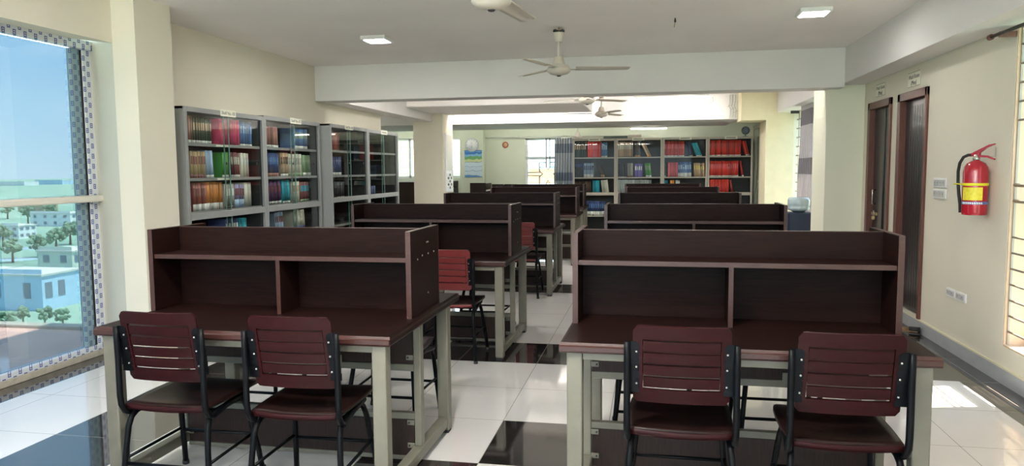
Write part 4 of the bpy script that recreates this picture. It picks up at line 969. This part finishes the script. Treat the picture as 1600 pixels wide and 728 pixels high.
mb = MB(); mb.lathe([(.03, -.035), (.075, -.03), (.078, 0), (.075, .03), (.03, .035)], (0, 0, .118), 'speaker_grey', 24, 'y'); mb.build('cage', t)
# clock, calendar, little clock
t = thing('wall_clock', 'round white wall clock above the calendar on the far wall', 'clock', (-3.88, 15.798, 1.92))
mb = MB(); mb.lathe([(.15, 0), (.152, -.02), (.145, -.032), (.135, -.03), (.132, -.022)], (0, 0, 0), 'clock_rim', 40, 'y'); mb.build('rim', t)
mb = MB(); mb.lathe([(.133, -.012), (.133, -.0225)], (0, 0, 0), 'clock_white', 40, 'y'); dl = mb.build('dial', t)
mb = MB()
for k in range(12):
    a = k * PI / 6; mb.box(.112 * math.sin(a) - .004, .112 * math.sin(a) + .004, -.024, -.0222, .112 * math.cos(a) - .007, .112 * math.cos(a) + .007, 'ink_soft')
mb.build('hour_marks', dl)
mb = MB(); mb.tube([(0, -.026, -.01), (.005, -.026, -.07)], .004, 'ink_soft', 6); mb.build('clock_hand', t)
mb = MB(); mb.tube([(0, -.028, .01), (-.004, -.028, .05)], .004, 'ink_soft', 6); mb.build('clock_hand', t)
t = thing('wall_calendar', 'blue and white wall calendar with a landscape picture', 'calendar', (-3.86, 15.797, 1.21))
mb = MB(); mb.box(-.19, .20, -.006, 0, .0, .58, 'calendar_print'); mb.build('printed_sheet', t)
mb = MB(); mb.box(-.195, .205, -.010, 0, .575, .592, 'ext_blue', .002); mb.build('binding_strip', t)
t = thing('round_ornament', 'small round orange-brown ornament on the far wall', 'ornament', (-3.17, 15.998, 1.915))
mb = MB(); mb.lathe([(.070, 0), (.072, -.015), (.060, -.025), (.046, -.018), (.044, -.008)], (0, 0, 0), 'clock_orange', 28, 'y'); mb.build('rim', t)
mb = MB(); mb.lathe([(.045, 0), (.045, -.010)], (0, 0, 0), 'book tan', 24, 'y'); mb.build('dial', t)
# electrical distribution panel on the free pier
t = thing('distribution_panel', 'tall pinkish grey electrical panel on the side of the free-standing pier', 'electrical panel', (-3.468, 12.34, 1.0))
mb = MB(); mb.box(0, .03, -.20, .22, 0, 1.0, 'switch_white', .004); bd = mb.build('cover', t)
mb = MB(); mb.box(.03, .034, -.16, .18, .36, .97, 'midrail_cream', .002); mb.build('door_flap', t)
for k in range(3):
    for j in range(5):
        mb = MB(); mb.box(.03, .042, -.12 + k * .085, -.05 + k * .085, .05 + j * .055, .09 + j * .055, 'ink_soft' if (k + j) % 2 else 'switch_white', .002); mb.build('breaker', t)
# loose wires hanging on the bright beam
for i, (pts, lab) in enumerate([([(-.10, 12.79, 2.52), (-.12, 12.785, 2.42), (-.08, 12.79, 2.35), (-.15, 12.785, 2.28), (-.155, 12.79, 2.20)], 'thin wire hanging down the middle of the bright beam'),
                                ([(.99, 12.79, 2.56), (1.0, 12.785, 2.48), (.95, 12.785, 2.45), (.92, 12.79, 2.46)], 'short hooked wire near the top of the bright beam')]):
    mb = MB(); mb.tube(pts, .005, 'book tan', 6); tag(mb.build('loose_wire'), lab, 'wire')
t = thing('conduit_bundle', 'bundle of kinked conduit pipes beside the cream beam end', 'pipes', (0, 0, 0))
for k in range(3):
    x = 1.27 + k * .045; mb = MB(); mb.tube([(x, 12.78, 2.58), (x, 12.78, 2.44 + .02 * k), (x - .02, 12.77, 2.40), (x + .01, 12.78, 2.34), (x, 12.78, 2.20)], .007, 'pipe_grey', 8).tube([(x - .04, 12.775, 2.38 - k * .05), (x + .05, 12.775, 2.42 - k * .05)], .005, 'pipe_grey', 6); mb.build('conduit', t)
# small white-edged desks at the far left
def side_desk(label, x, y, w, h, d, flap):
    t = thing('computer_desk', label, 'desk', (x, y, 0), 0, 'small dark desks at the far left')
    mb = MB(); mb.box(0, .025, 0, d, 0, h, 'panel_wood', .002).box(w - .025, w, 0, d, 0, h, 'panel_wood', .002); mb.build('side_panel', t)
    mb = MB(); mb.box(.025, w - .025, .0, .02, .25, h, 'panel_wood', .002); mb.build('front_panel', t)
    mb = MB(); mb.box(.025, w + flap, .02, d, h - .16, h - .13, 'switch_white', .003); mb.build('desktop', t)
    mb = MB(); mb.box(.0, w, 0, .02, h, h + .012, 'switch_white' if flap == 0 else 'panel_wood', .002); mb.build('edge_strip', t)
side_desk('dark panelled desk standing below the wall calendar', -3.64, 14.6, .33, 1.095, .55, .02)
side_desk('small dark desk with a white edge, right of the calendar', -3.27, 15.0, .24, 1.06, .5, .01)
side_desk('small dark desk with a white edge nearest the ornate window', -3.0, 15.0, .20, 1.06, .5, .01)
side_desk('dark desk under the wide far left window', -5.9, 15.2, .9, 1.12, .5, 0)
side_desk('dark desk behind the pier, under the strip of far window', -4.55, 15.1, .40, 1.14, .5, 0)

# ------------------------------------------------------------------ outside: buildings, trees, ponds
def building(label, x, y, w, d, h, m, fl, ncol, base=-24, wm='window_dark', rz=0):
    t = thing('distant_building', label, 'building', (x, y, base), rz, 'buildings outside')
    mb = MB(); mb.box(-w / 2, w / 2, -d / 2, d / 2, 0, h, m); mb.build('walls', t)
    mb = MB(); mb.box(-w / 2 - .3, w / 2 + .3, -d / 2 - .3, d / 2 + .3, h, h + .35, 'parapet_pale').box(-w / 2 + .1, w / 2 - .1, -d / 2 + .1, -d / 2 + .3, h + .35, h + 1.2, m); mb.build('roof', t)
    fh = h / fl
    for f in range(fl):
        for c in range(ncol):
            xx = -w / 2 + w * (c + .5) / ncol; ww = min(1.6, w / ncol * .45)
            mb = MB(); mb.box(xx - ww / 2, xx + ww / 2, -d / 2 - .06, -d / 2 + .02, f * fh + fh * .35, f * fh + fh * .8, wm); mb.build('window', t)
            if c < 3:
                yy = -d / 2 + d * (c + .5) / 3; mb = MB(); mb.box(w / 2 - .02, w / 2 + .06, yy - ww / 2, yy + ww / 2, f * fh + fh * .35, f * fh + fh * .8, wm); mb.build('window', t)
    return t
def outdoor(u, v, z):
    d = F * 1147.3 + R * (u - 800) - U * (v - 364); k = (z - 1.3776) / d.z; return Vector((0, 0, 1.3776)) + d * k
p = outdoor(52, 478, -24); building('pale blue building with two small windows, low outside the big window', p.x, p.y, 13, 9, 6.5, 'building_blue', 1, 2)
p = outdoor(-14, 470, -24); building('pale building cut by the left picture edge outside the big window', p.x - 2, p.y, 8, 8, 6, 'building_white', 2, 2)
p = outdoor(112, 440, -24); building('cream building with pale roof seen through the pane near the frame', p.x, p.y, 9, 9, 7.5, 'building_hazed', 2, 2)
for (u, v, w_, h_, m_, lab) in [(20, 372, 14, 5, 'building_white', 'small white building in the fields beyond the pale blue one'), (96, 352, 22, 6, 'building_white', 'long white shed in the fields near the frame'), (60, 330, 20, 6, 'building_cream', 'cream building just under the transom bar, far off'),
                          (30, 290, 60, 8, 'building_white', 'distant white block on the skyline left'), (88, 288, 70, 9, 'building_blue', 'distant bluish block on the skyline near the frame')]:
    p = outdoor(u, v, -24); building(lab, p.x, p.y, w_, w_ * .6, h_, m_, 2, 4)
building('cream yellow building filling the far left window', -22, 46, 16, 8, 34, 'building_cream', 11, 5)
building('white building seen in the window strip beside the pier', -11.3, 56, 8.0, 6, 25, 'building_white', 8, 3)
building('low brick-red building behind the ornate window', -7.2, 44, 7, 6, 24.2, 'building_brick', 8, 3)
building('white block above the brick-red one behind the ornate window', -16, 96, 20, 10, 25.3, 'building_white', 8, 5)
building('pale building added as a warm backdrop outside the right-hand windows', 8.0, 29, 9, 8, 31, 'building_cream', 10, 4)  # building added so the second-bay window looks out on warm cream
building('long cream building added for warm glow outside the near right window', 18, 8, 7, 26, 30, 'building_cream', 10, 2)  # building added to warm the glow in the near window
def tree(label, x, y, s):
    t = thing('broadleaf_tree', label, 'tree', (x, y, -24), 0, 'trees in the fields'); rnd = random.Random(int(x * 7 + y))
    mb = MB(); mb.tube([(0, 0, 0), (.1, 0, s * .35), (.2, .1, s * .6)], [s * .05, s * .04, s * .02], 'trunk', 7); mb.build('trunk', t)
    mb = MB()
    for k in range(34):
        a = rnd.uniform(0, 2 * PI); zz = s * rnd.uniform(.42, .95); r = s * .36 * math.sqrt(rnd.random()) * (1 - abs(zz / s - .62)); q = s * rnd.uniform(.06, .13)
        g = bmesh.ops.create_icosphere(mb.bm, subdivisions=1, radius=q)
        for v in g['verts']: v.co = v.co * rnd.uniform(.85, 1.15) + Vector((r * math.cos(a), r * math.sin(a), zz))
        mb._set(list({f for v in g['verts'] for f in v.link_faces}), 'leaf_green_hazed', False)
    mb.build('crown', t)
for i, (u, v, s_) in enumerate([(10, 520, 3.6), (36, 508, 3.2), (70, 512, 3.4), (98, 512, 3.2), (20, 410, 7), (60, 402, 7), (88, 395, 8), (5, 386, 8), (110, 382, 8), (44, 350, 9), (80, 340, 10), (12, 342, 9)]):
    p = outdoor(u, v, -24)
    tree('green tree outside the big window, %s' % ['just beyond the terrace at the left', 'beyond the terrace, second in line', 'beyond the terrace near the pale blue house', 'beyond the terrace closest to the frame', 'behind the pale blue house, left', 'behind the pale blue house', 'between blue house and frame', 'by the field at the left edge', 'in the field beside the frame', 'far off under the transom bar', 'far off near the long shed', 'far off at the left edge'][i], p.x, p.y, s_)
for i, (u, v, a, b, lab) in enumerate([(70, 318, 60, 10, 'pale pond strip under the transom bar'), (50, 388, 20, 4, 'pale pond strip above the pale blue house'), (25, 405, 14, 4, 'small pond strip at the left edge')]):
    p = outdoor(u, v, -24); mb = MB(); mb.lathe([(1, 0), (1, .05)], (0, 0, 0), 'pond_water', 32); o = tag(mb.build('pond'), lab, 'pond'); o.location = (p.x, p.y, -24); o.scale = (a / 2, b / 2 * 2.2, 1)
